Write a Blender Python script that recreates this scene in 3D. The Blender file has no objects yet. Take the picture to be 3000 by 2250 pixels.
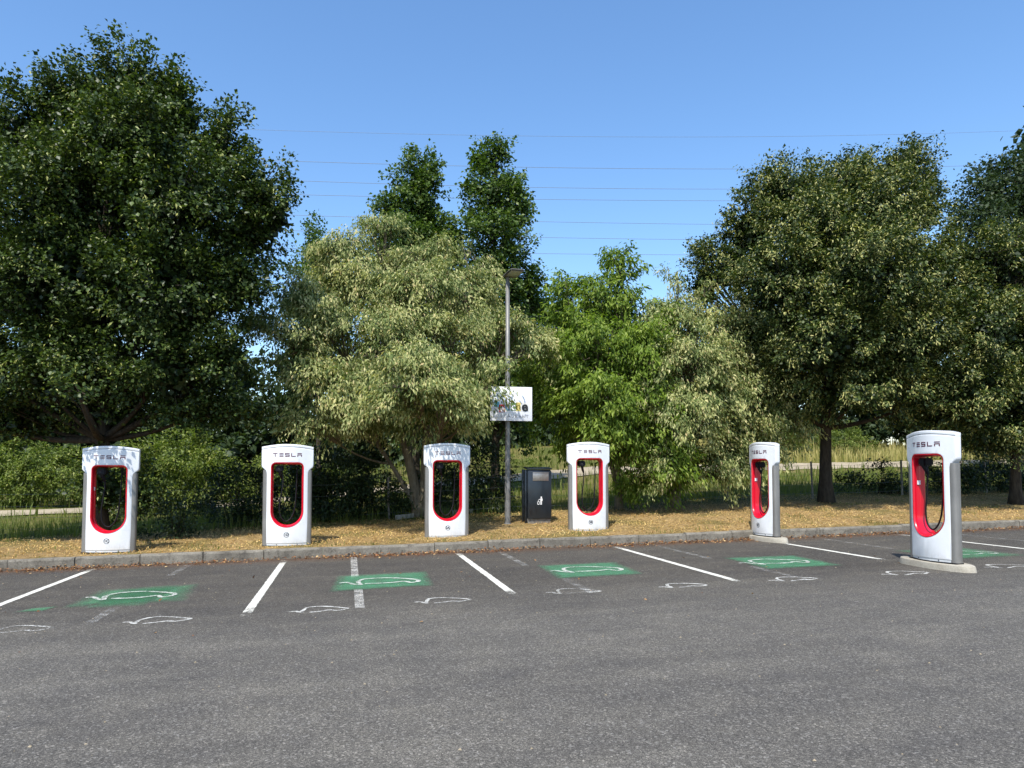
import bpy, bmesh, math, random
import numpy as np
from mathutils import Vector, Matrix, noise as mnoise

S = bpy.context.scene
COL = S.collection
R = math.radians
random.seed(7)

# ------------------------------------------------------------------ camera
cam_d = bpy.data.cameras.new('camera')
cam = bpy.data.objects.new('camera', cam_d)
COL.objects.link(cam)
cam_d.sensor_width = 36.0
cam_d.lens = 26.04
cam_d.clip_end = 3000
cam_d.clip_start = 0.05
_r = Vector((0.97614, -0.21639, -0.01807)).normalized()
_f = Vector((0.21697, 0.97527, 0.04219)); _f = (_f - _r * _f.dot(_r)).normalized()
_u = _r.cross(_f)
cam.matrix_world = Matrix(((_r.x, _u.x, -_f.x, .02), (_r.y, _u.y, -_f.y, .108), (_r.z, _u.z, -_f.z, 1.513), (0, 0, 0, 1)))
cam_d.shift_y = 0.0524      # the phone frame is cropped: its optical axis sits below the middle
S.camera = cam

# ------------------------------------------------------------------ sky and sun
SUN_V = Vector((-0.50, -1.00, 1.73)).normalized()
ELEV = math.asin(SUN_V.z)
AZ = math.atan2(SUN_V.x, SUN_V.y)
w = bpy.data.worlds.new('World'); S.world = w; w.use_nodes = True
nt = w.node_tree; nt.nodes.clear()
sky = nt.nodes.new('ShaderNodeTexSky'); sky.sky_type = 'NISHITA'; sky.sun_disc = False
sky.sun_elevation = ELEV; sky.sun_rotation = AZ
sky.altitude = 0; sky.air_density = 1.0; sky.dust_density = 0.8; sky.ozone_density = 2.2
bg = nt.nodes.new('ShaderNodeBackground'); bg.inputs[1].default_value = 0.15
hs = nt.nodes.new('ShaderNodeHueSaturation'); hs.inputs['Saturation'].default_value = 1.16
ow = nt.nodes.new('ShaderNodeOutputWorld')
nt.links.new(sky.outputs[0], hs.inputs['Color']); nt.links.new(hs.outputs[0], bg.inputs[0]); nt.links.new(bg.outputs[0], ow.inputs[0])
sd = bpy.data.lights.new('sun', 'SUN'); sd.energy = 3.55; sd.angle = R(0.53); sd.color = (1.0, 0.958, 0.885)
sun = bpy.data.objects.new('sun', sd); COL.objects.link(sun)
sun.rotation_euler = SUN_V.to_track_quat('Z', 'Y').to_euler(); sun.location = SUN_V * 60
S.view_settings.view_transform = 'Standard'; S.view_settings.look = 'None'
S.view_settings.exposure = 0.79; S.view_settings.gamma = 1.0
S.cycles.max_bounces = 6; S.cycles.diffuse_bounces = 3; S.cycles.glossy_bounces = 2
S.cycles.transmission_bounces = 3; S.cycles.transparent_max_bounces = 8
S.cycles.caustics_reflective = False; S.cycles.caustics_refractive = False

# ------------------------------------------------------------------ helpers
def link(o, parent=None):
    COL.objects.link(o)
    if parent is not None: o.parent = parent
    return o
def obj(name, me, mat=None, parent=None):
    o = bpy.data.objects.new(name, me)
    if mat is not None and me is not None and len(me.materials) == 0: me.materials.append(mat)
    return link(o, parent)
def empty(name, loc, rz=0.0, ry=0.0):
    o = bpy.data.objects.new(name, None); o.location = loc; o.rotation_euler = (0, ry, rz); o.empty_display_size = .2
    return link(o)
def tag(o, label=None, cat=None, group=None, kind=None):
    if label: o['label'] = label
    if cat: o['category'] = cat
    if group: o['group'] = group
    if kind: o['kind'] = kind
    return o
def pydata(name, v, f, smooth=False):
    me = bpy.data.meshes.new(name); me.from_pydata(v, [], f); me.update()
    if smooth: me.polygons.foreach_set('use_smooth', [True] * len(me.polygons))
    return me
def np_mesh(name, v, f, tint=None, smooth=False):
    """v (n,3) float, f (m,k) int"""
    me = bpy.data.meshes.new(name)
    n, (m, k) = len(v), f.shape
    me.vertices.add(n); me.vertices.foreach_set('co', np.ascontiguousarray(v, dtype=np.float32).ravel())
    me.loops.add(m * k); me.loops.foreach_set('vertex_index', np.ascontiguousarray(f, dtype=np.int32).ravel())
    me.polygons.add(m); me.polygons.foreach_set('loop_start', np.arange(0, m * k, k, dtype=np.int32))
    if smooth: me.polygons.foreach_set('use_smooth', np.ones(m, dtype=bool))
    me.update(calc_edges=True)
    if tint is not None:
        a = me.attributes.new('tint', 'FLOAT', 'FACE'); a.data.foreach_set('value', np.ascontiguousarray(tint, dtype=np.float32))
    return me
def bm_mesh(name, bm, smooth=False):
    me = bpy.data.meshes.new(name); bm.to_mesh(me); bm.free()
    if smooth: me.polygons.foreach_set('use_smooth', [True] * len(me.polygons))
    return me
def auto_smooth(me, deg=35):
    """flat-edge at sharp angles, smooth elsewhere"""
    me.polygons.foreach_set('use_smooth', [True] * len(me.polygons))
    bm = bmesh.new(); bm.from_mesh(me)
    for e in bm.edges:
        e.smooth = not (len(e.link_faces) == 2 and e.calc_face_angle(0) > R(deg))
    bm.to_mesh(me); bm.free()
    return me
def box_bm(bm, x0, x1, y0, y1, z0, z1):
    vs = [bm.verts.new(p) for p in ((x0,y0,z0),(x1,y0,z0),(x1,y1,z0),(x0,y1,z0),(x0,y0,z1),(x1,y0,z1),(x1,y1,z1),(x0,y1,z1))]
    for q in ((3,2,1,0),(4,5,6,7),(0,1,5,4),(1,2,6,5),(2,3,7,6),(3,0,4,7)): bm.faces.new([vs[i] for i in q])
def box_mesh(name, x0, x1, y0, y1, z0, z1, bev=0.0, seg=2):
    bm = bmesh.new(); box_bm(bm, x0, x1, y0, y1, z0, z1)
    if bev: bmesh.ops.bevel(bm, geom=list(bm.edges), offset=bev, segments=seg, affect='EDGES', profile=.5)
    return auto_smooth(bm_mesh(name, bm))
def tube(path, radii, n=8, cap=True):
    """path list of Vector, radii list -> (verts, faces)"""
    V, F = [], []
    path = [Vector(p) for p in path]
    prev = None
    for i, p in enumerate(path):
        t = (path[min(i+1, len(path)-1)] - path[max(i-1, 0)])
        t = t.normalized() if t.length > 1e-9 else Vector((0,0,1))
        if prev is None:
            a = Vector((1,0,0)) if abs(t.x) < .9 else Vector((0,1,0)); u = (a - t * a.dot(t)).normalized()
        else:
            u = (prev - t * prev.dot(t)); u = u.normalized() if u.length > 1e-6 else t.orthogonal().normalized()
        prev = u; v = t.cross(u)
        for k in range(n):
            a = 2 * math.pi * k / n; V.append(tuple(p + (u * math.cos(a) + v * math.sin(a)) * radii[i]))
    for i in range(len(path)-1):
        for k in range(n):
            k2 = (k+1) % n; F.append((i*n+k, i*n+k2, (i+1)*n+k2, (i+1)*n+k))
    if cap:
        F.append(tuple(range(n-1, -1, -1))); b = (len(path)-1)*n; F.append(tuple(range(b, b+n)))
    return V, F
def merge(parts):
    V, F = [], []
    for v, f in parts:
        o = len(V); V += list(v); F += [tuple(i + o for i in q) for q in f]
    return V, F
def bez(a, b, c, n):
    a, b, c = Vector(a), Vector(b), Vector(c)
    return [a*(1-t)**2 + b*2*t*(1-t) + c*t*t for t in [i/(n-1) for i in range(n)]]
def catmull(P, n):
    P = [Vector(p) for p in P]; Q = [P[0]*2-P[1]] + P + [P[-1]*2-P[-2]]; out = []
    for i in range(1, len(Q)-2):
        for k in range(n):
            t = k/n; a, b, c, d = Q[i-1], Q[i], Q[i+1], Q[i+2]
            out.append(.5*((2*b)+(c-a)*t+(2*a-5*b+4*c-d)*t*t+(3*b-3*c+d-a)*t**3))
    out.append(P[-1]); return out

# ------------------------------------------------------------------ materials
class NT:
    def __init__(s, name):
        s.m = bpy.data.materials.new(name); s.m.use_nodes = True; s.t = s.m.node_tree; s.t.nodes.clear()
        s.out = s.n('ShaderNodeOutputMaterial'); s.p = s.n('ShaderNodeBsdfPrincipled'); s.l(s.p.outputs[0], s.out.inputs[0])
    def n(s, ty, **kw):
        q = s.t.nodes.new(ty)
        for k, v in kw.items():
            if k in q.inputs.keys(): q.inputs[k].default_value = v
            else: setattr(q, k, v)
        return q
    def l(s, a, b): s.t.links.new(a, b)
    def pos(s): return s.n('ShaderNodeNewGeometry').outputs['Position']
    def noise(s, scale, detail=3, rough=.55, vec=None, **kw):
        q = s.n('ShaderNodeTexNoise', **kw); q.inputs['Scale'].default_value = scale; q.inputs['Detail'].default_value = detail; q.inputs['Roughness'].default_value = rough
        s.l(vec if vec is not None else s.pos(), q.inputs['Vector']); return q.outputs['Fac']
    def vor(s, scale, vec=None, out='Color', feature='F1'):
        q = s.n('ShaderNodeTexVoronoi', feature=feature); q.inputs['Scale'].default_value = scale
        s.l(vec if vec is not None else s.pos(), q.inputs['Vector']); return q.outputs[out]
    def ramp(s, fac, stops, interp='LINEAR'):
        q = s.n('ShaderNodeValToRGB'); q.color_ramp.interpolation = interp; e = q.color_ramp.elements
        while len(e) < len(stops): e.new(.5)
        for i, (p, c) in enumerate(stops):
            e[i].position = p; e[i].color = (c, c, c, 1) if isinstance(c, (int, float)) else (*c, 1)
        s.l(fac, q.inputs[0]); return q.outputs[0]
    def math(s, op, a, b=None, c=None, clamp=False):
        q = s.n('ShaderNodeMath', operation=op, use_clamp=clamp)
        for i, x in enumerate((a, b, c)):
            if x is None: continue
            if isinstance(x, (int, float)): q.inputs[i].default_value = x
            else: s.l(x, q.inputs[i])
        return q.outputs[0]
    def mix(s, fac, a, b, mode='MIX'):
        q = s.n('ShaderNodeMix', data_type='RGBA', blend_type=mode)
        for i, x in ((0, fac), (6, a), (7, b)):
            if isinstance(x, (int, float)): q.inputs[i].default_value = x if i == 0 else (x, x, x, 1)
            elif isinstance(x, tuple): q.inputs[i].default_value = (*x, 1)
            else: s.l(x, q.inputs[i])
        return q.outputs[2]
    def mapv(s, vec, scale):
        q = s.n('ShaderNodeMapping'); q.inputs['Scale'].default_value = scale; s.l(vec, q.inputs[0]); return q.outputs[0]
    def sep(s, vec):
        q = s.n('ShaderNodeSeparateXYZ'); s.l(vec, q.inputs[0]); return q.outputs
    def bump(s, h, strength=.3, dist=.01):
        q = s.n('ShaderNodeBump'); q.inputs['Strength'].default_value = strength; q.inputs['Distance'].default_value = dist
        s.l(h, q.inputs['Height']); s.l(q.outputs[0], s.p.inputs['Normal'])
    def base(s, c):
        if isinstance(c, tuple): s.p.inputs['Base Color'].default_value = (*c, 1)
        else: s.l(c, s.p.inputs['Base Color'])
    def set(s, rough=None, metal=None, spec=None, coat=None):
        if rough is not None:
            if isinstance(rough, (int, float)): s.p.inputs['Roughness'].default_value = rough
            else: s.l(rough, s.p.inputs['Roughness'])
        if metal is not None: s.p.inputs['Metallic'].default_value = metal
        if spec is not None: s.p.inputs['Specular IOR Level'].default_value = spec
        if coat is not None: s.p.inputs['Coat Weight'].default_value = coat
        return s

def plain(name, c, rough=.5, metal=0., spec=.5, coat=0., var=.08, scale=6., dirt=0.):
    t = NT(name)
    nz = t.noise(scale, 4)
    lo = tuple(x*(1-var) for x in c); hi = tuple(min(1, x*(1+var)) for x in c)
    t.base(t.ramp(nz, [(.3, lo), (.7, hi)]))
    t.set(rough, metal, spec, coat); return t.m
def leaf_mat(name, stops, trans=.28, spec=.35, rough=.5, tgain=(1.35, 1.5, .6)):
    t = NT(name)
    a = t.n('ShaderNodeAttribute', attribute_name='tint').outputs['Fac']
    nz = t.noise(1.1, 2)
    col = t.ramp(a, stops)
    col = t.mix(t.ramp(nz, [(.3, 0.), (.75, .35)]), col, t.mix(1.0, col, (1.25, 1.2, .9), 'MULTIPLY'))
    t.base(col); t.set(rough, 0, spec)
    tr = t.n('ShaderNodeBsdfTranslucent'); t.l(t.mix(1.0, col, tgain, 'MULTIPLY'), tr.inputs[0])
    mx = t.n('ShaderNodeMixShader'); mx.inputs[0].default_value = trans
    t.l(t.p.outputs[0], mx.inputs[1]); t.l(tr.outputs[0], mx.inputs[2]); t.l(mx.outputs[0], t.out.inputs[0])
    return t.m

M = {}
# asphalt: aggregate speckle, worn lighter lane, darker band and leaf stain at the gutter
t = NT('asphalt')
P = t.pos()
v1 = t.sep(t.vor(240, P))[0]
v2 = t.sep(t.vor(95, P))[1]
agg = t.ramp(v1, [(0., .026), (.35, .066), (.70, .118), (.90, .20), (1., .42)])
agg2 = t.ramp(v2, [(0., .030), (.45, .080), (.80, .135), (.96, .22), (1., .42)])
c = t.mix(.5, agg, agg2)
lf = t.noise(.35, 5, .6, P); mf = t.noise(2.4, 5, .65, P)
c = t.mix(1.0, c, t.ramp(lf, [(.3, (.84, .83, .83)), (.7, (1.17, 1.15, 1.11))]), 'MULTIPLY')
c = t.mix(1.0, c, t.ramp(mf, [(.3, (.86, .86, .88)), (.7, (1.13, 1.12, 1.09))]), 'MULTIPLY')
streak = t.noise(1.0, 4, .6, t.mapv(P, (.35, 2.2, 1)))
c = t.mix(1.0, c, t.ramp(streak, [(.38, (.86, .86, .86)), (.66, (1.09, 1.09, 1.07))]), 'MULTIPLY')
drip = t.noise(1.7, 3, .5, P)
c = t.mix(t.ramp(drip, [(.66, 0.), (.78, .35)]), c, t.mix(1.0, c, (.62, .61, .60), 'MULTIPLY'))
yy = t.math('ADD', t.sep(P)[1], t.math('MULTIPLY', t.math('SUBTRACT', mf, .5), .9))
near = t.ramp(t.math('DIVIDE', yy, 20), [(.36, 0.), (.49, 1.)])          # parking bays: smoother, darker, browner binder
c = t.mix(near, c, t.mix(1.0, c, (.66, .635, .61), 'MULTIPLY'))
gut = t.ramp(t.math('DIVIDE', yy, 20), [(.655, 0.), (.69, 1.)])
c = t.mix(t.math('MULTIPLY', gut, .65), c, (.10, .052, .028))
c = t.mix(1.0, c, (1.08, 1.01, .885), 'MULTIPLY')
spk = t.sep(t.vor(75, P))[2]
c = t.mix(t.ramp(spk, [(.955, 0.), (.985, .35)]), c, (.36, .345, .31))
c = t.mix(1.0, c, (.97, .97, .97), 'MULTIPLY')
t.base(c); t.set(.85, 0, .3)
t.bump(t.math('ADD', v1, t.math('MULTIPLY', v2, 1.5)), .45, .004)
M['asphalt'] = t.m

# mown verge in front, green meadow behind
t = NT('verge_ground')
P = t.pos(); X, Y, Z = t.sep(P)
n1 = t.noise(1.3, 5, .6, P); n2 = t.noise(14, 5, .7, P); n3 = t.noise(.5, 3, .5, P); n4 = t.noise(60, 3, .7, P)
straw = t.ramp(n2, [(.30, (.13, .080, .032)), (.5, (.33, .22, .095)), (.70, (.54, .39, .185))])
straw = t.mix(t.ramp(n1, [(.45, 0.), (.62, .8)]), straw, t.ramp(n2, [(.3, (.10, .085, .028)), (.7, (.25, .20, .07))]))
green = t.ramp(n2, [(.3, (.045, .058, .014)), (.55, (.10, .115, .028)), (.75, (.17, .155, .05))])
green = t.mix(t.ramp(n3, [(.4, 0.), (.6, .7)]), green, (.21, .17, .065))
b = t.math('ADD', t.math('SUBTRACT', Y, 17.6), t.math('MULTIPLY', t.math('SUBTRACT', n1, .5), 1.6))
b = t.math('ADD', b, t.math('MULTIPLY', X, -.05))
c = t.mix(t.ramp(t.math('ADD', b, .5), [(0., 0.), (1., 1.)]), straw, green)
t.base(c); t.set(.95, 0, .1); t.bump(t.math('ADD', n2, n4), .9, .03)
M['verge'] = t.m

t = NT('gravel_path')
P = t.pos(); n1 = t.noise(25, 4, .7, P); n2 = t.noise(.8, 4, .6, P)
t.base(t.mix(1.0, t.ramp(n1, [(.3, (.27, .225, .15)), (.7, (.46, .40, .30))]), t.ramp(n2, [(.3, (.75,.73,.7)), (.7, (1.1,1.08,1.05))]), 'MULTIPLY'))
t.set(.95, 0, .1); t.bump(n1, .6, .02); M['gravel'] = t.m

t = NT('kerb_concrete')
P = t.pos(); n1 = t.noise(3, 5, .65, P); n2 = t.noise(45, 4, .7, P); n3 = t.noise(9, 5, .75, P)
c = t.ramp(n1, [(.3, (.13, .117, .097)), (.7, (.25, .23, .19))])
c = t.mix(1.0, c, t.ramp(n2, [(.3, (.7,.7,.7)), (.7, (1.25,1.24,1.2))]), 'MULTIPLY')
c = t.mix(t.ramp(n3, [(.52, 0.), (.66, .75)]), c, (.060, .053, .043))
c = t.mix(t.ramp(n3, [(.25, .6), (.36, 0.)]), c, (.36, .34, .29))
t.base(c); t.set(.9, 0, .2); t.bump(t.math('ADD', n2, n3), .6, .012); M['kerb'] = t.m
t = NT('plinth_concrete')
P = t.pos(); n1 = t.noise(5, 5, .65, P); n2 = t.noise(60, 4, .7, P)
c = t.mix(1.0, t.ramp(n1, [(.3, (.30, .27, .215)), (.7, (.43, .40, .33))]), t.ramp(n2, [(.3, (.8,.8,.8)), (.7, (1.15,1.14,1.12))]), 'MULTIPLY')
t.base(c); t.set(.9, 0, .2); t.bump(n2, .4, .006); M['plinth'] = t.m

def paint(name, col, lo, hi, edge=0.03, streaky=False, cover=1.0):
    """worn road paint: chips off in a noise pattern, ragged at the edges (UV runs 0..1 over the sheet)"""
    t = NT(name); P = t.pos()
    uv = t.n('ShaderNodeUVMap').outputs[0]; U, V, _ = t.sep(uv)
    n1 = t.noise(55, 4, .75, P); n2 = t.noise(6, 4, .6, P)
    w_ = t.math('ADD', t.math('MULTIPLY', n1, .62), t.math('MULTIPLY', n2, .38))
    if streaky:
        n3 = t.noise(4.0, 4, .7, t.mapv(P, (.9, 7, 1))); w_ = t.math('ADD', t.math('MULTIPLY', w_, .62), t.math('MULTIPLY', n3, .38))
    du = t.math('MINIMUM', U, t.math('SUBTRACT', 1., U)); dv = t.math('MINIMUM', V, t.math('SUBTRACT', 1., V))
    e = t.math('MINIMUM', du, dv)
    e = t.math('DIVIDE', e, edge, clamp=True)
    thr = t.math('ADD', w_, t.math('MULTIPLY', e, .30))
    al = t.ramp(thr, [(lo, 0.), (hi, 1.)])
    al = t.math('MULTIPLY', al, cover)
    cc = t.mix(1.0, col, t.ramp(n2, [(.3, (.80,.80,.79)), (.7, (1.08,1.08,1.06))]), 'MULTIPLY')
    cc = t.mix(t.ramp(t.sep(t.vor(90, P))[0], [(.72, 0.), (.95, .45)]), cc, (.10, .098, .093))
    t.base(cc); t.set(.75, 0, .3); t.l(al, t.p.inputs['Alpha']); return t.m
M['line'] = paint('white_line_paint', (.70, .68, .60), .60, .74, .14)
M['ghost'] = paint('scraped_line_paint', (.46, .45, .42), .78, .93, .02, cover=.75)
M['ghost2'] = paint('worn_line_paint', (.60, .58, .53), .70, .90, .02, cover=.85)
M['green'] = paint('green_bay_paint', (.090, .34, .17), .46, .90, .12, True, .60)
M['greenworn'] = paint('worn_green_bay_paint', (.090, .34, .16), .48, .92, .20, True, .56)
M['symbol'] = paint('white_symbol_paint', (.64, .63, .58), .68, .88, .0001)
M['symbolworn'] = paint('chalky_symbol_paint', (.62, .61, .56), .74, .90, .0001)

# charger
t = NT('white_enamel'); P = t.pos()
tc = t.n('ShaderNodeTexCoord').outputs['Object']; ox, oy, oz = t.sep(tc)
n1 = t.noise(3.5, 4, .6, P); n2 = t.noise(30, 4, .7, t.mapv(P, (1, 1, .25)))
c = t.ramp(n1, [(.3, (.70, .71, .72)), (.7, (.755, .765, .765))])
lowz = t.math('MULTIPLY', t.ramp(t.math('ADD', oz, t.math('MULTIPLY', n2, .25)), [(.10, 1.), (.42, 0.)]), t.ramp(n2, [(.42, 0.), (.72, .55)]))
c = t.mix(lowz, c, (.50, .46, .38))
t.base(c); t.set(t.ramp(n1, [(.3, .24), (.7, .34)]), 0, .45, .15); M['white'] = t.m
M['red'] = plain('red_enamel', (.60, .003, .020), .28, 0, .5, .3, .06, 3)
t = NT('grey_aluminium'); P = t.pos(); n1 = t.noise(2.5, 4, .6, P); n2 = t.noise(20, 3, .6, t.mapv(P, (1, 1, .06)))
t.base(t.mix(1.0, t.ramp(n1, [(.3, (.20, .19, .175)), (.7, (.26, .248, .228))]), t.ramp(n2, [(.3, (.88,.88,.88)), (.7, (1.08,1.08,1.08))]), 'MULTIPLY'))
t.set(.42, .35, .5); M['alu'] = t.m
M['trim'] = plain('pale_trim', (.55, .56, .56), .4, 0, .5, 0, .1, 8)
M['black'] = plain('black_rubber', (.006, .006, .007), .6, 0, .25, 0, .2, 12)
M['text'] = plain('maroon_print', (.085, .006, .028), .4, 0, .4)
M['badge'] = plain('dark_print', (.02, .02, .024), .5, 0, .4)
M['sticker'] = plain('white_sticker', (.75, .74, .72), .5)
# bin, lamp, sign
M['bin'] = plain('anthracite_paint', (.011, .016, .022), .34, 0, .5, .1, .25, 5)
M['steel'] = plain('brushed_steel', (.34, .31, .28), .36, .75, .5, 0, .15, 20)
t = NT('galvanised_pole'); P = t.pos(); n1 = t.noise(12, 5, .7, P)
t.base(t.ramp(n1, [(.3, (.15, .145, .135)), (.7, (.215, .21, .195))])); t.set(.5, .2, .5); M['pole'] = t.m
M['lampbody'] = plain('bronze_grey_paint', (.10, .092, .075), .45, .1, .5)
M['glass'] = plain('frosted_lens', (.42, .41, .35), .25, 0, .5)
M['signwhite'] = plain('sign_white', (.80, .81, .83), .4, 0, .4, 0, .02)
for k, c in {'s_red': (.45, .015, .02), 's_teal': (.01, .16, .20), 's_green': (.10, .20, .05), 's_yellow': (.72, .58, .16), 's_black': (.015, .015, .015), 's_white': (.78, .78, .78), 's_olive': (.26, .22, .04), 's_grey': (.30, .31, .33), 's_speck': (.66, .64, .60), 's_blue': (.10, .42, .52)}.items():
    M[k] = plain('sign_' + k[2:], c, .5)
t = NT('bark'); P = t.pos(); n1 = t.noise(14, 5, .7, t.mapv(P, (1, 1, .22))); n2 = t.noise(2.2, 3, .6, P)
t.base(t.mix(1.0, t.ramp(n1, [(.3, (.022, .018, .014)), (.7, (.080, .066, .050))]), t.ramp(n2, [(.3, (.7,.72,.7)), (.7, (1.2,1.15,1.1))]), 'MULTIPLY'))
t.set(.95, 0, .15); t.bump(n1, 1.0, .03); M['bark'] = t.m
t = NT('pale_bark'); P = t.pos(); n1 = t.noise(16, 5, .7, t.mapv(P, (1, 1, .3)))
t.base(t.ramp(n1, [(.3, (.10, .082, .055)), (.7, (.25, .21, .15))])); t.set(.95, 0, .15); t.bump(n1, .8, .02); M['palebark'] = t.m
M['wire'] = plain('grey_wire', (.16, .17, .18), .6, .2)
M['cable'] = plain('power_cable', (.20, .23, .28), .6, .2)
M['post'] = plain('weathered_post', (.20, .185, .16), .9, 0, .2, 0, .3, 20)
M['board'] = plain('weathered_edging', (.30, .27, .22), .9, 0, .2, 0, .25, 12)

# leaves
M['lf_lime'] = leaf_mat('lime_leaf', [(0., (.012, .025, .006)), (.40, (.036, .062, .012)), (.78, (.100, .145, .027)), (.86, (.17, .21, .05)), (1., (.33, .34, .10))], .20, .34, .46)
M['lf_limey'] = leaf_mat('flowering_lime_leaf', [(0., (.016, .030, .008)), (.40, (.042, .066, .015)), (.78, (.105, .138, .033)), (.86, (.22, .235, .07)), (1., (.44, .42, .16))], .20, .32, .48)
M['lf_pale'] = leaf_mat('variegated_leaf', [(0., (.048, .084, .026)), (.30, (.135, .185, .060)), (.7, (.37, .395, .165)), (.92, (.62, .58, .30)), (1., (.56, .43, .24))], .36, .2, .6, (1.2, 1.25, .6))
M['lf_green'] = leaf_mat('box_elder_leaf', [(0., (.050, .092, .012)), (.45, (.135, .205, .026)), (.8, (.24, .315, .050)), (1., (.36, .40, .12))], .38, .22, .5)
M['lf_col'] = leaf_mat('tulip_tree_leaf', [(0., (.024, .050, .009)), (.45, (.058, .105, .016)), (.8, (.115, .17, .030)), (1., (.19, .24, .06))], .32, .35, .45)
M['lf_dark'] = leaf_mat('dark_shrub_leaf', [(0., (.012, .022, .008)), (.5, (.026, .045, .013)), (1., (.055, .082, .022))], .25, .35, .5)
M['lf_bright'] = leaf_mat('sunny_bush_leaf', [(0., (.055, .085, .015)), (.5, (.14, .19, .034)), (1., (.27, .29, .075))], .32, .3, .5)
M['lf_far'] = leaf_mat('far_leaf', [(0., (.018, .034, .014)), (.5, (.036, .060, .022)), (1., (.070, .10, .036))], .25, .3, .55)
M['lf_grass'] = leaf_mat('meadow_blade', [(0., (.060, .090, .016)), (.5, (.15, .185, .036)), (.8, (.30, .275, .09)), (1., (.52, .43, .19))], .30, .25, .6)
M['lf_straw'] = leaf_mat('straw_blade', [(0., (.18, .105, .038)), (.35, (.46, .30, .105)), (.8, (.78, .56, .23)), (.9, (.86, .68, .34)), (1., (.14, .135, .035))], .2, .25, .65, (1.1, 1., .7))
M['lf_litter'] = leaf_mat('fallen_leaf', [(0., (.10, .040, .018)), (.45, (.24, .105, .045)), (.8, (.40, .24, .10)), (1., (.60, .45, .24))], .1, .25, .65, (1.1, 1., .7))

# ------------------------------------------------------------------ terrain
KY, KH = 13.80, 0.175      # kerb face and height
def sst(x): x = np.clip(x, 0, 1); return x*x*(3-2*x)
def path_y(X): return np.where(X < 0, 30 + .40*X, 30 + .28*X)
def terr(X, Y):
    X = np.asarray(X, float); Y = np.asarray(Y, float)
    tt = np.maximum(0, Y - 14.0); g = np.clip((X + 8) / 16, .25, 1.2); q = Y - path_y(X)
    return .165 + g * (.54 * (1 - np.exp(-tt/5)) + .9 * sst((q+6)/12) + .9 * sst((q-2.5)/8))
def T(x, y): return float(terr(x, y))

gx = np.concatenate([np.linspace(-400, -30, 12), np.arange(-28, 40, .5), np.linspace(42, 450, 14)])
gy = np.concatenate([[13.93], np.arange(14.1, 20, .3), np.arange(20, 50, .6), np.linspace(52, 700, 16)])
XX, YY = np.meshgrid(gx, gy)
ZZ = terr(XX, YY) + np.where((YY > 14.2) & (YY < 60), .018*np.sin(XX*3.1+YY*2.3)*np.sin(YY*4.1-XX*1.7) + .02*np.sin(XX*1.3+1)*np.sin(YY*1.1), 0)
ny, nx = XX.shape
idx = np.arange(ny*nx).reshape(ny, nx)
fq = np.stack([idx[:-1,:-1], idx[:-1,1:], idx[1:,1:], idx[1:,:-1]], -1).reshape(-1, 4)
verge = obj('verge', np_mesh('verge', np.stack([XX, YY, ZZ], -1).reshape(-1, 3), fq, smooth=True), M['verge'])
tag(verge, 'straw coloured mown verge rising behind the kerb into green meadow', 'ground', kind='structure')
lot = obj('car_park', pydata('car_park', [(-400,-300,0),(450,-300,0),(450,13.84,0),(-400,13.84,0)], [(0,1,2,3)]), M['asphalt'])
tag(lot, 'grey speckled asphalt of the parking area', 'car park', kind='structure')
px = np.arange(-60, 80, 1.0)
pv, pf = [], []
for i, x in enumerate(px):
    yc = float(path_y(np.array(x)))
    for k, o in enumerate((-1.25, -.6, 0, .6, 1.25)):
        y = yc + o + .22*math.sin(x*1.9+k) * (abs(o) > 1); pv.append((x, y, T(x, y) + .035))
for i in range(len(px)-1):
    for k in range(4): a = i*5+k; pf.append((a, a+5, a+6, a+1))
gp = obj('gravel_path', pydata('gravel_path', pv, pf, True), M['gravel'])
tag(gp, 'pale gravel path crossing the meadow behind the fence', 'path', kind='structure')

# kerb of separate stones
kerb = empty('kerb', (0, KY, 0)); tag(kerb, 'weathered concrete kerb between parking bays and straw verge', 'kerb', kind='structure')
kb = bmesh.new(); L0 = .986
prof = [(0.0, -.08), (0.0, KH-.035), (.012, KH-.010), (.035, KH), (.14, KH), (.14, -.08)]
rings = []
nseg = 6
for i in range(nseg+1):
    x = L0*i/nseg
    rings.append([kb.verts.new((x, y + (.004*math.sin(i*2.3+j) if 0 < j < 4 else 0), z + (.004*math.sin(i*1.7+j*2) if 1 < j < 5 else 0))) for j, (y, z) in enumerate(prof)])
for i in range(nseg):
    for j in range(5): kb.faces.new((rings[i][j], rings[i+1][j], rings[i+1][j+1], rings[i][j+1]))
kb.faces.new(list(reversed(rings[0]))); kb.faces.new(rings[-1])
bmesh.ops.recalc_face_normals(kb, faces=kb.faces)
kme = bm_mesh('kerb_stone', kb); kme.materials.append(M['kerb'])
for i in range(-10, 22):
    s = bpy.data.objects.new('kerb_stone', kme)
    s.location = (i - .42, random.uniform(-.012, .010), random.uniform(-.010, .008)); s.rotation_euler = (random.uniform(-.012, .012), random.uniform(-.004, .004), random.uniform(-.004, .004))
    link(s, kerb)

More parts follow.
